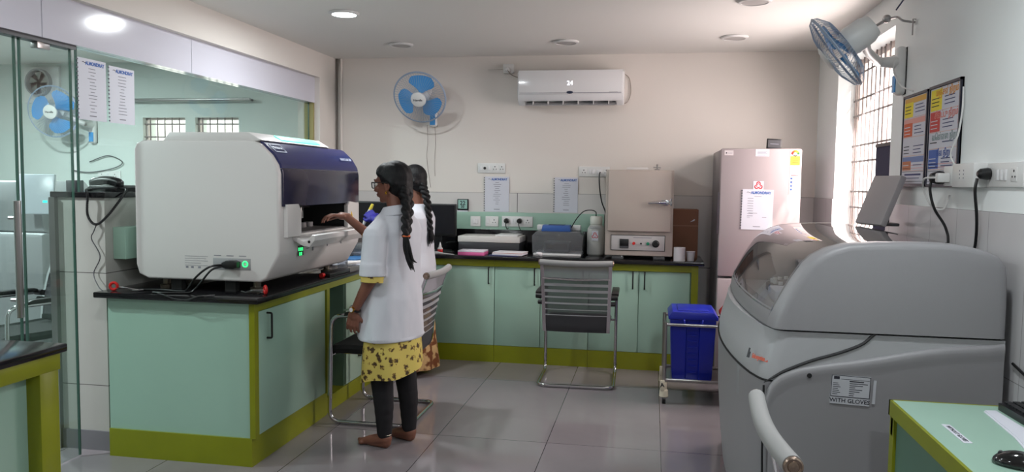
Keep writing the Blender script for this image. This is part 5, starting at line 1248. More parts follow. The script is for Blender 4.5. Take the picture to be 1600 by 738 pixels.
# ------------------------------------------------------------------ things on the right desk
t = thing('keyboard', 'black keyboard on the mint desk at the right edge', 'keyboard', (1.2, 2.55, 0.75))
g = G(black_p); g.M = Matrix.Translation((1.096, 2.672, 0.7505)) @ Matrix.Rotation(0.03, 4, 'Z')
g.prism([(0, 0), (0.17, 0), (0.17, 0.03), (0.0, 0.022)], 'y', -0.42, -0.01, bev=0.004)
part('base', g, t)
k_ = G(mat('key_black', (30, 30, 33), 0.5)); k_.M = g.M
for a in range(6):
    for b in range(18): k_.box(0.014 + a * 0.025, 0.034 + a * 0.025, -0.035 - b * 0.021, -0.018 - b * 0.021, 0.02, 0.029 + a * 0.0013)
part('keys', k_, t)
bpy.context.view_layer.update()
g = G(paper_m); g.prism([(1.047, 2.632), (1.082, 2.638), (1.088, 2.45), (1.088, 2.20), (1.0, 2.20), (1.028, 2.37)], 'z', 0.7502, 0.753); g.prism([(1.040, 2.622), (1.082, 2.630), (1.088, 2.44), (1.088, 2.19), (0.99, 2.19), (1.02, 2.36)], 'z', 0.7502, 0.7515); solo('paper_sheet', g, 'white paper on the mint desk beside the keyboard', 'papers')
m_ = mat('mouse_black', (16, 16, 18), 0.12, coat=0.6)
t = thing('computer_mouse', 'glossy black mouse on the mint desk at the bottom right corner', 'mouse', (0.925, 2.11, 0.75))
g = G(m_); bm = bmesh.new(); bmesh.ops.create_uvsphere(bm, u_segments=32, v_segments=16, radius=1)
for v in bm.verts:
    x, y, z = v.co; k = 1 - 0.10 * x
    v.co = V((0.058 * x, 0.034 * y * k, 0.036 * (max(z, -0.02)) * (1 + 0.12 * x) if z > 0 else 0.0 + z * 0.004))
    v.co = Matrix.Rotation(-0.55, 3, 'Z') @ v.co + V((0.925, 2.115, 0.7545))
g.bmadd(bm); part('body', g, t, sharp=80); part('wheel', G(dgrey).cyl((0.890, 2.132, 0.776), (0.895, 2.141, 0.776), 0.006), t)

# ------------------------------------------------------------------ beyond the glass
t = thing('far_analyser', 'grey analyser with tilted screen seen through the glass door', 'analyser', (-4.35, 5.1, 0))
part('cabinet', G(mat('far_grey', (150, 154, 156), 0.5)).box(-4.95, -4.25, 4.8, 5.6, 0, 1.05, bev=0.03), t)
part('hood', G(mat('far_grey', (150, 154, 156), 0.5)).prism([(-4.93, 1.05), (-4.27, 1.05), (-4.30, 1.25), (-4.45, 1.42), (-4.85, 1.42), (-4.93, 1.3)], 'y', 4.85, 5.5, bev=0.03), t)
g = G(mat('far_screen', (196, 206, 214), 0.3)); g.M = frame((-4.22, 4.72, 1.33), (1, 0.2, 0), (-0.25, 0.1, 1)); g.box(-0.13, 0.13, -0.14, 0.14, -0.02, 0.01, bev=0.008); g.box(0.06, 0.09, -0.06, -0.045, 0.01, 0.012, mat('cyan_led', (40, 230, 190), 0.4, emit=(40, 230, 190), estr=1.5)); part('screen', g, t)
t = thing('far_bench', 'mint and black bench seen through the glass beyond the partition', 'table', (-3.75, 5.7, 0))
part('tabletop', G(granite).box(-4.15, -3.12, 5.9, YB - 0.002, 0.84, 0.87), t); part('cabinet', G(mint).box(-4.13, -3.14, 5.95, YB - 0.002, 0, 0.84), t)
t = thing('sample_rack', 'blue plastic rack on the bench beyond the glass', 'rack', (-3.9, 6.1, 0.87))
part('rack', G(mat('rack_blue', (50, 80, 140), 0.5)).box(-4.05, -3.85, 6.0, 6.2, 0.87, 0.97, bev=0.01), t)
solo('orange_cap', G(mat('orange_cap', (226, 90, 50), 0.5)).ell((-4.08, 5.96, 0.89), (0.04, 0.03, 0.02)), 'orange object on the bench beyond the glass', 'cap')
t = thing('exhaust_fan', 'white square panel with a round exhaust fan beyond the glass', 'fan', (-5.75, YB - 0.05, 2.2))
part('panel', G(white_p).box(-5.98, -5.60, YB - 0.03, YB - 0.001, 2.16, 2.50), t)
part('ring', G(grey_p).lathe([(0.13, 0), (0.13, 0.05), (0.115, 0.05), (0.11, 0.0)], o=(-5.80, YB - 0.03, 2.35), axis=(0, -1, 0), n=30), t)
g = G(steel)
for k in range(5):
    a = 2 * PI * k / 5; g.prism([(-5.80 + 0.02 * math.cos(a), 2.35 + 0.02 * math.sin(a)), (-5.80 + 0.105 * math.cos(a), 2.35 + 0.105 * math.sin(a)), (-5.80 + 0.105 * math.cos(a + .7), 2.35 + 0.105 * math.sin(a + .7))], 'y', YB - 0.055, YB - 0.05)
part('blades', g, t)
t = thing('curtain_rod', 'dark curtain rod on the far wall beyond the glass', 'rod', (-4.3, YB - 0.08, 2.18))
part('rod', G(steel).tube([(-4.95, YB - 0.08, 2.175), (-3.60, YB - 0.08, 2.175)], 0.014), t)
g = G(dgrey)
for x in (-4.93, -3.62): g.cyl((x, YB - 0.001, 2.175), (x, YB - 0.085, 2.175), 0.01)
part('bracket', g, t)
solo('far_cable', G(dgrey).tube(crv([(-5.3, YB - 0.02, 1.60), (-5.1, YB - 0.02, 1.66), (-4.95, YB - 0.02, 1.60), (-5.05, YB - 0.02, 1.54), (-5.3, YB - 0.02, 1.50), (-5.5, YB - 0.02, 1.52)]), 0.005, n=6), 'looping cable on the far wall beyond the glass', 'cable')
plate(frame((-5.1, YB - 0.0005, 1.47), (1, 0, 0), (0, 0, 1)), 0.24, 0.09, [('o', -0.08), ('s', -0.02), ('o', 0.06)], 'white socket plate on the far wall beyond the glass')
# ------------------------------------------------------------------ the two women
def hand_shapes(g, w, d, n, curl, thumb_side, s=1.0, grow=0.0, spread=0.10):
    """w wrist, d direction of the fingers, n palm normal (side the fingers curl to), thumb_side +-1"""
    d = V(d).normalized(); n = V(n); n = (n - d * n.dot(d)).normalized(); sd = d.cross(n) * thumb_side
    L = 0.082 * s
    base = []
    for i in range(4):
        off = (1.5 - i) * 0.0195 * s
        b = V(w) + d * (L - abs(i - 1.2) * 0.004) + sd * off
        g.cap(V(w) + sd * off * 0.75 + d * 0.012, b, 0.0125 * s + grow, 0.0105 * s + grow, n=10); base.append(b)
    g.cap(V(w) - d * 0.02, V(w) + d * 0.02, 0.023 * s + grow, 0.024 * s + grow)
    lens = [0.070, 0.078, 0.073, 0.058]
    for i, b in enumerate(base):
        p = b; a = 0.0; l = lens[i] * s; dirn = (d + sd * (1.5 - i) * spread).normalized()
        for k, (fr, cu) in enumerate(((0.45, curl), (0.3, curl * 1.2), (0.25, curl * 0.8))):
            a += cu
            q = p + (dirn * math.cos(a) + n * math.sin(a)) * l * fr
            r0 = (0.0088 - 0.0008 * k) * s + grow
            g.cap(p, q, r0, r0 - 0.0008, n=8); p = q
    t0 = V(w) + d * 0.022 + sd * 0.022 * s
    t1 = t0 + (d * 0.55 + sd * 0.75 + n * 0.35).normalized() * 0.038 * s
    t2 = t1 + (d * 0.9 + sd * 0.15 + n * 0.45).normalized() * 0.03 * s
    t3 = t2 + (d * 0.9 - sd * 0.15 + n * 0.35).normalized() * 0.022 * s
    g.chain([t0, t1, t2, t3], [0.0135 * s + grow, 0.0105 * s + grow, 0.0092 * s + grow, 0.0078 * s + grow], n=10)
def rotz(a): return Matrix.Rotation(a, 3, 'Z')
def head_shapes(g, H):
    """H: 4x4 placing the head, face towards -x, origin at the middle of the skull"""
    o = g.M; g.M = H
    g.ell((0.004, 0, 0.018), (0.092, 0.072, 0.088), n=24)
    g.ell((-0.030, 0, -0.030), (0.062, 0.056, 0.074), n=24)
    g.ell((-0.064, 0, -0.083), (0.022, 0.024, 0.018))                 # chin
    g.cap((-0.068, 0, -0.076), (0.0, 0.048, -0.052), 0.013, 0.016); g.cap((-0.068, 0, -0.076), (0.0, -0.048, -0.052), 0.013, 0.016)
    g.chain([(-0.086, 0, 0.012), (-0.097, 0, -0.010), (-0.110, 0, -0.026), (-0.096, 0, -0.033)], [0.008, 0.009, 0.0105, 0.008], n=10)
    for s in (-1, 1): g.ell((-0.097, s * 0.011, -0.029), (0.010, 0.008, 0.007), n=10)
    g.cap((-0.086, -0.030, 0.024), (-0.086, 0.030, 0.024), 0.010, 0.010)
    for s in (-1, 1): g.ell((-0.072, s * 0.036, -0.022), (0.020, 0.018, 0.018))
    g.cap((-0.089, -0.014, -0.050), (-0.089, 0.014, -0.050), 0.0070, 0.0070, n=10); g.cap((-0.086, -0.012, -0.060), (-0.086, 0.012, -0.060), 0.0078, 0.0078, n=10)
    for s in (-1, 1):
        g.tube([(0.008 + 0.016 * math.cos(a), s * (0.074 + 0.004 * math.cos(a)), -0.008 + 0.029 * math.sin(a)) for a in [2 * PI * k / 14 for k in range(14)]], 0.0055, closed=True, n=8)
        g.ell((0.006, s * 0.070, -0.008), (0.012, 0.006, 0.022)); g.ell((0.003, s * 0.074, -0.036), (0.008, 0.006, 0.009))
    g.M = o
def coat_fold(a, z): return 0.018 * math.sin(a * 5 + z * 3) * (1.0 if z < 1.0 else 0.4) + 0.010 * math.sin(a * 11 + z * 7)
def braid(g, pts, r0, r1, turns):
    P = crv(pts, 14); N = len(P)
    for ph in (0, 2 * PI / 3, 4 * PI / 3):
        Q = []; R = []
        for i, p in enumerate(P):
            t_ = (P[min(i + 1, N - 1)] - P[max(i - 1, 0)]).normalized(); sd = t_.cross(V((1, 0, 0.2))).normalized(); bk = t_.cross(sd)
            a = turns * 2 * PI * i / N + ph; r = r0 + (r1 - r0) * i / N
            Q.append(p + sd * math.sin(a) * r * 0.85 + bk * math.sin(2 * a) * r * 0.42); R.append(r * 0.62)
        g.tube(Q, R, n=10); g.ell(Q[0], R[0]); g.ell(Q[-1], R[-1])
    return g
def face_parts(root, H, glasses):
    e = G(mat('eye_white', (225, 222, 215), 0.25)); e.M = H
    for s in (-1, 1): e.ell((-0.079, s * 0.030, 0.002), (0.0125, 0.0135, 0.0105), n=16)
    ey = part('eyes', e, root)
    e = G(mat('iris_dark', (30, 20, 16), 0.15)); e.M = H
    for s in (-1, 1): e.ell((-0.0895, s * 0.031, 0.002), (0.003, 0.0055, 0.0058), n=12)
    part('iris', e, ey)
    e = G(mat('lip_brown', (128, 66, 60), 0.4)); e.M = H; e.cap((-0.0935, -0.014, -0.0515), (-0.0935, 0.014, -0.0515), 0.0042, 0.0042, n=8); e.cap((-0.0915, -0.012, -0.0585), (-0.0915, 0.012, -0.0585), 0.0048, 0.0048, n=8); part('lips', e, root)
    e = G(hair_m); e.M = H
    for s in (-1, 1): e.tube([(-0.094, s * 0.014, 0.025), (-0.094, s * 0.030, 0.031), (-0.084, s * 0.046, 0.025)], [0.002, 0.003, 0.0015], n=6)
    part('eyebrows', e, root)
    if glasses:
        f = G(black_p); f.M = H
        for s in (-1, 1):
            f.tube(fillet([(-0.106, s * 0.009, 0.016), (-0.100, s * 0.052, 0.016), (-0.100, s * 0.050, -0.016), (-0.106, s * 0.012, -0.016), (-0.106, s * 0.009, 0.016)], 0.008, 4), 0.0026, n=6)
            f.tube([(-0.100, s * 0.052, 0.012), (-0.05, s * 0.076, 0.010), (0.01, s * 0.081, 0.006), (0.025, s * 0.079, -0.006)], 0.0024, n=6)
        f.tube([(-0.107, -0.010, 0.008), (-0.110, 0, 0.010), (-0.107, 0.010, 0.008)], 0.0024, n=6)
        gl_ = part('glasses', f, root, 'black framed glasses')
        l = G(glass('spectacle_lens', (232, 236, 240), 1.0)); l.M = H
        for s in (-1, 1): l.add([(-0.106, s * 0.010, 0.015), (-0.100, s * 0.051, 0.015), (-0.100, s * 0.049, -0.015), (-0.106, s * 0.012, -0.015)], [(0, 1, 2, 3)])
        part('lens', l, gl_)
def flower_mat():
    m = bpy.data.materials.new('yellow_floral'); m.use_nodes = True; nt = m.node_tree; b = nt.nodes['Principled BSDF']; b.inputs['Roughness'].default_value = 0.8
    tc = nt.nodes.new('ShaderNodeTexCoord'); v = nt.nodes.new('ShaderNodeTexVoronoi'); v.inputs['Scale'].default_value = 24; v.inputs['Randomness'].default_value = 0.75
    n = nt.nodes.new('ShaderNodeTexNoise'); n.inputs['Scale'].default_value = 75; n.inputs['Detail'].default_value = 2
    nt.links.new(tc.outputs['Object'], v.inputs['Vector']); nt.links.new(tc.outputs['Object'], n.inputs['Vector'])
    ad = nt.nodes.new('ShaderNodeMath'); ad.operation = 'MULTIPLY_ADD'; ad.inputs[1].default_value = 0.9; nt.links.new(n.outputs['Fac'], ad.inputs[0]); nt.links.new(v.outputs['Distance'], ad.inputs[2])
    r = nt.nodes.new('ShaderNodeValToRGB'); nt.links.new(ad.outputs[0], r.inputs[0])
    r.color_ramp.interpolation = 'CONSTANT'
    r.color_ramp.elements[0].color = (*lin((70, 52, 30)), 1); r.color_ramp.elements[0].position = 0
    r.color_ramp.elements[1].color = (*lin((206, 186, 96)), 1); r.color_ramp.elements[1].position = 0.80
    e = r.color_ramp.elements.new(0.70); e.color = (*lin((140, 112, 52)), 1)
    nt.links.new(r.outputs[0], b.inputs['Base Color']); return m
floral = flower_mat()
def saree_mat():
    m = bpy.data.materials.new('orange_print'); m.use_nodes = True; nt = m.node_tree; b = nt.nodes['Principled BSDF']; b.inputs['Roughness'].default_value = 0.7
    tc = nt.nodes.new('ShaderNodeTexCoord'); n = nt.nodes.new('ShaderNodeTexNoise'); n.inputs['Scale'].default_value = 14; n.inputs['Detail'].default_value = 3
    nt.links.new(tc.outputs['Object'], n.inputs['Vector']); r = nt.nodes.new('ShaderNodeValToRGB'); nt.links.new(n.outputs['Fac'], r.inputs[0])
    r.color_ramp.elements[0].color = (*lin((120, 66, 30)), 1); r.color_ramp.elements[0].position = 0.46
    r.color_ramp.elements[1].color = (*lin((212, 172, 118)), 1); r.color_ramp.elements[1].position = 0.54
    nt.links.new(r.outputs[0], b.inputs['Base Color']); return m

# ---- woman in front
root = thing('person', 'woman in white lab coat with black braid and glasses reaching into the analyser', 'person', (0, 0, 0), 'women in white lab coats')
H1 = Matrix.Translation((-0.015, 0.015, 1.438)) @ Matrix.Rotation(0.10, 4, 'Z') @ Matrix.Rotation(-0.10, 4, 'Y')
b = G(skin)
head_shapes(b, H1)
b.chain([(0.03, 0.0, 1.20), (0.02, 0.0, 1.30), (0.0, 0.01, 1.39)], [0.062, 0.048, 0.050])
b.rings([(0.80, 0, 0, 0.10, 0.15), (0.88, 0, 0, 0.105, 0.155), (1.0, 0, 0, 0.085, 0.13), (1.12, 0, 0, 0.095, 0.14), (1.20, 0.01, 0, 0.09, 0.15), (1.24, 0.015, 0, 0.06, 0.10)], n=28)
# left arm hanging (towards the camera), right arm reaching forward
Ls, Le, Lw = (0.015, -0.165, 1.185), (0.02, -0.215, 0.95), (-0.085, -0.215, 0.775)
Rs, Re, Rw = (0.0, 0.165, 1.185), (-0.205, 0.215, 1.055), (-0.388, 0.095, 1.236)
b.chain([Ls, Le, Lw], [0.046, 0.036, 0.023]); b.chain([Rs, Re, Rw], [0.046, 0.036, 0.023])
hand_shapes(b, V(Lw) + V((-0.008, 0, -0.02)), (-0.18, 0.02, -1), (-0.35, 0.9, 0.0), 0.38, 1, s=0.92)
hand_shapes(b, V(Rw) + V((-0.014, -0.014, 0.010)), (-0.52, -0.80, 0.10), (-0.1, -0.2, -1), 0.42, -1, s=0.95)
for s, dx in ((-1, -0.03), (1, 0.02)):
    b.chain([(0, s * 0.085, 0.84), (dx * 0.6, s * 0.085, 0.46), (dx + 0.03, s * 0.08, 0.24), (dx + 0.035, s * 0.08, 0.075)], [0.095, 0.058, 0.046, 0.030])
    fx = dx + 0.045
    b.ell((fx, s * 0.08, 0.036), (0.030, 0.027, 0.034)); b.chain([(fx, s * 0.08, 0.055), (fx - 0.10, s * 0.086, 0.032), (fx - 0.155, s * 0.09, 0.018)], [0.033, 0.027, 0.017]); b.cap((fx, s * 0.08, 0.022), (fx - 0.10, s * 0.088, 0.020), 0.021, 0.019)
    for k in range(5):
        yy = s * 0.09 + s * (k - 2) * 0.0125 - s * 0.002; ex = fx - 0.195 + (0.010 * k if s else 0)
        b.cap((fx - 0.145, s * 0.088 + s * (k - 2) * 0.010, 0.016), (ex, yy, 0.0125), 0.012, 0.0115 - 0.0010 * k + (0.001 if k == 0 else 0), n=8)
part('body', blob(b, 0.0048, 3, 0.4), root)
# hair and braid
h = G(hair_m); h.M = H1
h.ell((0.022, 0, 0.030), (0.096, 0.083, 0.094), n=28); h.ell((-0.022, 0, 0.066), (0.066, 0.062, 0.052), n=24); h.ell((0.045, 0, -0.010), (0.070, 0.075, 0.082), n=24)
h.ell((0.070, 0.0, -0.055), (0.046, 0.052, 0.06))
for s in (-1, 1): h.chain([(-0.050, s * 0.046, 0.062), (-0.005, s * 0.066, 0.040), (0.045, s * 0.062, 0.0)], [0.019, 0.013, 0.03])
h.M = None
hh = blob(h, 0.005, 4)
for v in hh.vertices:
    q = H1.inverted() @ v.co; f = 0.0007 * math.sin(q.y * 200 + 3 * math.sin(q.x * 20)); v.co += V((0, 0, 1)) * 0 + (v.co - H1.translation).normalized() * f
hr = part('hair', hh, root)
g = G(hair_m); braid(g, [(0.078, 0.0, 1.40), (0.116, -0.03, 1.325), (0.140, -0.07, 1.245), (0.158, -0.10, 1.165)], 0.032, 0.021, 1.8); part('braid', blob(g, 0.004, 5), hr)
g = G(hair_m)
for k in range(16):
    a = rr.uniform(0, 2 * PI); d_ = rr.uniform(0.008, 0.03)
    g.tube(crv([(0.156 + 0.010 * math.cos(a), -0.10 + 0.010 * math.sin(a), 1.165), (0.168 + 0.020 * math.cos(a), -0.10 + 0.020 * math.sin(a), 1.10), (0.180 + d_ * math.cos(a), -0.10 + d_ * math.sin(a), 1.045), (0.205 + d_ * 1.1 * math.cos(a), -0.10 + d_ * math.sin(a), 1.005 + rr.uniform(-.025, .025))], 4), [0.007] * 9 + [0.006, 0.005, 0.003, 0.001], n=6)
part('braid_end', g, hr)
g = G(mat('orange_band', (220, 110, 60), 0.5)); g.tube([(0.157 + 0.018 * math.cos(2 * PI * k / 14), -0.10 + 0.019 * math.sin(2 * PI * k / 14), 1.166) for k in range(14)], 0.005, closed=True, n=6); part('hair_band', g, hr)
face_parts(root, H1, True)
g = G(gold); g.M = H1; g.ell((0.004, -0.083, -0.052), 0.0075); g.ell((0.004, 0.083, -0.052), 0.0075); g.cap((0.004, -0.080, -0.042), (0.004, -0.083, -0.05), 0.003, 0.003); g.M = None; part('earring', g, root)
# coat
c = G(coat_m)
c.rings([(0.598, -0.005, 0, 0.150, 0.205), (0.606, -0.005, 0, 0.152, 0.207), (0.70, -0.004, 0, 0.148, 0.200), (0.82, 0, 0, 0.140, 0.190), (0.92, 0.0, 0, 0.128, 0.172), (1.02, 0.002, 0, 0.122, 0.165), (1.12, 0.006, 0, 0.124, 0.172), (1.18, 0.012, 0, 0.115, 0.182), (1.228, 0.018, 0, 0.096, 0.160), (1.262, 0.02, 0, 0.080, 0.112), (1.290, 0.022, 0, 0.068, 0.076)], n=64, fold=coat_fold)
c.chain([(0.018, -0.14, 1.192), (0.016, -0.178, 1.155), (0.024, -0.208, 1.0)], [0.062, 0.070, 0.068]); c.tube([(0.024, -0.208, 1.02), (0.026, -0.212, 0.955)], [0.070, 0.073], n=24)
c.chain([(0.01, 0.14, 1.190), (-0.02, 0.178, 1.15)], [0.062, 0.066]); c.tube([(-0.02, 0.178, 1.15), (-0.09, 0.195, 1.11), (-0.165, 0.208, 1.065)], [0.067, 0.066, 0.064], n=24)
cm = blob(c, 0.006, 5)
for v in cm.vertices:
    p = v.co; n_ = noise.noise(V((p.x * 9, p.y * 9, p.z * 3.2))) * 0.010 + noise.noise(V((p.x * 22, p.y * 22, p.z * 12))) * 0.003
    if 1.0 < p.z < 1.27: n_ *= 0.7
    if p.z > 0.61: v.co += V((p.x, p.y, 0)).normalized() * n_
co_ = part('lab_coat', cm, root)
g = G(coat_m); aa = [-2.6 + 5.2 * k / 30 for k in range(31)]
g.grid([[(0.020 + r * math.cos(a), r * 1.12 * math.sin(a), z + 0.012 * math.cos(a)) for a in aa] for r, z in ((0.058, 1.285), (0.062, 1.312), (0.067, 1.316), (0.073, 1.305), (0.092, 1.268), (0.090, 1.264), (0.072, 1.288))])
g.prism([(-0.055, 1.285), (-0.10, 1.25), (-0.128, 1.14), (-0.11, 1.15), (-0.07, 1.24)], 'y', -0.035, -0.02, bev=0.003); g.prism([(-0.055, 1.285), (-0.10, 1.25), (-0.128, 1.14), (-0.11, 1.15), (-0.07, 1.24)], 'y', 0.02, 0.035, bev=0.003); part('collar', g, co_)
g = G(mat('coat_seam', (176, 178, 188), 0.9))
for a0 in (1.25, -0.9): pass
g.tube([(0.02 + 0.004 * math.sin(z * 9), -(0.172 + (0.04 * max(0, 0.95 - z) / 0.35)) - 0.002, z) for z in [0.62 + 0.02 * k for k in range(14)]], 0.0016, n=5); part('seam', g, co_)
# yellow floral dress, sleeves, leggings
g = G(floral)
def dfold(a, z): return 0.05 * math.sin(a * 6 + 1.0) * min(1, (0.72 - z) * 5)
hem = lambda a: 0.405 + 0.04 * math.sin(a + 0.9) + 0.012 * math.sin(a * 3)
rows_ = []
for k in range(9):
    u = k / 8; row = []
    for j in range(56):
        a = 2 * PI * j / 56; z = 0.70 * (1 - u) + hem(a) * u; q = 1 + dfold(a, z)
        row.append(((0.13 + 0.03 * u) * math.cos(a) * q, (0.18 + 0.012 * u) * math.sin(a) * q, z))
    rows_.append(row)
inner_ = [[(x * 0.96, y * 0.97, z + 0.001) for x, y, z in r] for r in rows_[::-1]]
g.grid(rows_ + inner_, wrap=True); part('dress', g, root, 'yellow floral dress', sharp=70)
g = G(floral); g.tube([(0.025, -0.212, 0.975), (0.024, -0.216, 0.925)], [0.062, 0.058], n=24); part('sleeve', g, root, 'yellow floral sleeve end')
g = G(floral); g.tube([(-0.16, 0.208, 1.066), (-0.192, 0.208, 1.048)], [0.054, 0.050], n=24); part('sleeve', g, root, 'yellow floral sleeve end')
g = G(legg)
for s, dx in ((-1, -0.03), (1, 0.02)): g.chain([(dx * 0.5, s * 0.085, 0.70), (dx * 0.6, s * 0.085, 0.46), (dx + 0.03, s * 0.08, 0.24), (dx + 0.035, s * 0.08, 0.085)], [0.085, 0.066, 0.054, 0.041], n=20)
lm = blob(g, 0.006, 3)
for v in lm.vertices:
    if v.co.z < 0.3: v.co += V((math.sin(v.co.z * 120), 0, 0)) * 0.0010
part('leggings', lm, root)
g = G(gold); g.tube([V(Rw) * 0.5 + V(Re) * 0.5 + (V((0.62, 0.1, 0.78)) * math.cos(a) + V((0.05, 1, -0.1)).normalized() * math.sin(a)) * 0.0325 for a in [2 * PI * k / 24 for k in range(24)]], 0.004, closed=True, n=6); part('bangle', g, root)
g = G(mat('anklet', (200, 190, 170), 0.3, metal=0.8)); g.tube([(0.008 + 0.036 * math.cos(2 * PI * k / 24), -0.08 + 0.034 * math.sin(2 * PI * k / 24), 0.078) for k in range(24)], 0.0025, closed=True, n=6); part('anklet', g, root)
g = G(black_p); wd = (V(Lw) - V(Le)).normalized(); u1 = wd.orthogonal().normalized(); u2 = wd.cross(u1); wc = V(Lw) + wd * 0.0
g.tube([wc + (u1 * math.cos(a) + u2 * math.sin(a)) * 0.0262 for a in [2 * PI * k / 20 for k in range(20)]], 0.006, closed=True, n=6)
wf_ = part('watch', g, root); g = G(gold); g.cyl(wc + V((0, -0.024, 0)), wc + V((0, -0.037, 0)), 0.015, n=20); g.cyl(wc + V((0, -0.037, 0)), wc + V((0, -0.038, 0)), 0.0115, m=paper_m, n=20); part('watch_face', g, wf_)
g = G(mat('pen_teal', (90, 150, 170), 0.4)); g.box(-0.155, -0.149, -0.085, -0.045, 0.80, 0.86, bev=0.002); part('pocket_item', g, co_)
root.location = (-1.385, 4.03, 0.0); root.rotation_euler = (0, 0, -0.30)

# ---- woman behind
root = thing('person', 'woman in white lab coat and blue gloves standing behind with a pipette', 'person', (0, 0, 0), 'women in white lab coats')
H2 = Matrix.Translation((-0.03, 0.0, 1.455)) @ Matrix.Rotation(0.06, 4, 'Z') @ Matrix.Rotation(-0.12, 4, 'Y')
b = G(skin); head_shapes(b, H2)
b.chain([(0.02, 0.0, 1.20), (0.01, 0.0, 1.31), (-0.01, 0.0, 1.40)], [0.062, 0.048, 0.050])
b.rings([(0.80, 0, 0, 0.10, 0.15), (0.88, 0, 0, 0.105, 0.155), (1.0, 0, 0, 0.085, 0.13), (1.12, 0, 0, 0.095, 0.14), (1.20, 0.01, 0, 0.09, 0.15), (1.24, 0.015, 0, 0.06, 0.10)], n=28)
A = [((0.0, -0.165, 1.19), (-0.10, -0.215, 0.99), (-0.275, -0.12, 1.155)), ((0.0, 0.165, 1.19), (-0.10, 0.215, 0.99), (-0.30, 0.10, 1.13))]
for (s_, e_, w_) in A: b.chain([s_, e_, w_], [0.046, 0.036, 0.023])
hs = [(V(A[0][2]) + V((-0.012, 0.006, 0.012)), (-0.75, 0.30, 0.55), (-0.3, 0.9, -0.4), 0.62, 1), (V(A[1][2]) + V((-0.012, -0.006, 0.010)), (-0.80, -0.25, 0.5), (-0.3, -0.9, -0.4), 0.62, -1)]
for (w_, d_, n_, cu, ts) in hs: hand_shapes(b, w_, d_, n_, cu, ts, s=0.92)
for s in (-1, 1):
    b.chain([(0, s * 0.085, 0.84), (0.0, s * 0.085, 0.46), (0.02, s * 0.08, 0.24), (0.03, s * 0.08, 0.075)], [0.095, 0.058, 0.046, 0.030])
    fx = 0.04; b.chain([(fx, s * 0.08, 0.050), (fx - 0.10, s * 0.086, 0.030), (fx - 0.155, s * 0.09, 0.018)], [0.033, 0.027, 0.017])
    for k in range(5): b.cap((fx - 0.145, s * 0.088 + s * (k - 2) * 0.010, 0.016), (fx - 0.195 + 0.010 * k, s * 0.09 + s * (k - 2) * 0.0125, 0.0125), 0.012, 0.0105, n=8)
part('body', blob(b, 0.0052, 3, 0.4), root)
g = G(glove_b)
for (w_, d_, n_, cu, ts) in hs: hand_shapes(g, w_, d_, n_, cu, ts, s=0.95, grow=0.0022); g.cap(w_, w_ - V(d_).normalized() * 0.05, 0.028, 0.030)
part('gloves', blob(g, 0.0045, 2, 0.4), root)
h = G(hair_m); h.M = H2
h.ell((0.022, 0, 0.030), (0.096, 0.083, 0.094), n=28); h.ell((-0.022, 0, 0.066), (0.066, 0.062, 0.052), n=24); h.ell((0.045, 0, -0.015), (0.068, 0.073, 0.085), n=24)
for s in (-1, 1): h.chain([(-0.060, s * 0.052, 0.060), (-0.012, s * 0.076, 0.034), (0.040, s * 0.070, -0.01)], [0.020, 0.018, 0.03])
h.M = None
hr = part('hair', blob(h, 0.006, 4), root)
g = G(hair_m); braid(g, [(0.06, -0.02, 1.42), (0.10, -0.04, 1.34), (0.125, -0.05, 1.22), (0.14, -0.05, 1.10)], 0.030, 0.018, 2.6); part('braid', g, hr, sharp=60)
g = G(hair_m)
for k in range(12):
    a = rr.uniform(0, 2 * PI); d_ = rr.uniform(0.006, 0.028)
    g.tube([(0.138 + 0.008 * math.cos(a), -0.05 + 0.008 * math.sin(a), 1.11), (0.14 + d_ * math.cos(a), -0.05 + d_ * math.sin(a), 1.04), (0.14 + d_ * 1.2 * math.cos(a), -0.05 + d_ * math.sin(a), 0.98 + rr.uniform(-.02, .02))], [0.008, 0.007, 0.001], n=6)
part('braid_end', g, hr)
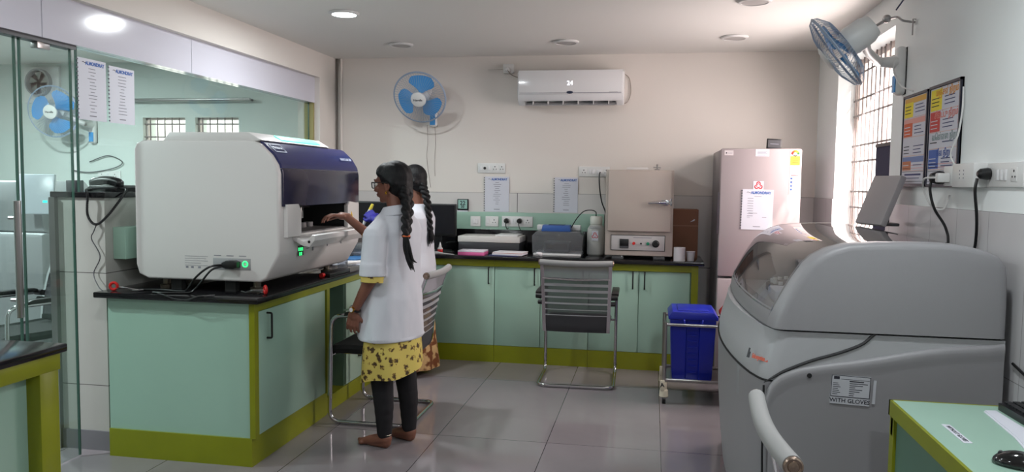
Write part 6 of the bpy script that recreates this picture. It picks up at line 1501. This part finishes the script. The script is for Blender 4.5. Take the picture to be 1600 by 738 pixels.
face_parts(root, H2, False)
c = G(coat_m)
c.rings([(0.598, -0.005, 0, 0.150, 0.205), (0.606, -0.005, 0, 0.152, 0.207), (0.70, -0.004, 0, 0.148, 0.200), (0.82, 0, 0, 0.140, 0.190), (0.92, 0.0, 0, 0.128, 0.172), (1.02, 0.002, 0, 0.122, 0.165), (1.12, 0.006, 0, 0.124, 0.172), (1.18, 0.012, 0, 0.115, 0.182), (1.225, 0.018, 0, 0.092, 0.160), (1.255, 0.02, 0, 0.074, 0.110), (1.285, 0.02, 0, 0.062, 0.068)], n=64, fold=coat_fold)
for (s_, e_, w_) in A:
    e2 = V(e_) + (V(w_) - V(e_)) * 0.55
    c.chain([(s_[0], s_[1] * 0.9, s_[2]), V(s_) * 0.7 + V(e_) * 0.3, e_], [0.062, 0.066, 0.056]); c.tube([e_, e2, V(e_) + (V(w_) - V(e_)) * 0.75], [0.055, 0.046, 0.044], n=20)
part('lab_coat', blob(c, 0.007, 4), root)
g = G(saree_mat()); g.rings([(0.055, 0.01, 0, 0.165, 0.20), (0.06, 0.01, 0, 0.167, 0.202), (0.3, 0, 0, 0.145, 0.18), (0.62, 0, 0, 0.125, 0.17)], n=60, fold=lambda a, z: 0.05 * math.sin(a * 9) * (0.65 - z) * 1.6); part('skirt', g, root, 'orange and cream printed skirt', sharp=70)
root.location = (-1.745, 5.60, 0.0); root.rotation_euler = (0, 0, -0.12)
# the pipette she holds
t = thing('held_pipette', 'white pipette with yellow top held in the blue gloved hands', 'pipette', (-2.13, 5.62, 1.15))
g = G(white_p); g.tube([(-2.105, 5.60, 1.235), (-2.125, 5.605, 1.20), (-2.15, 5.61, 1.15), (-2.175, 5.62, 1.095), (-2.195, 5.625, 1.055)], [0.013, 0.015, 0.013, 0.007, 0.003], n=12); part('barrel', g, t)
g = G(mat('yellow_top', (226, 206, 70), 0.4)); g.tube([(-2.105, 5.60, 1.235), (-2.085, 5.595, 1.275)], [0.014, 0.011], n=12); part('plunger', g, t)
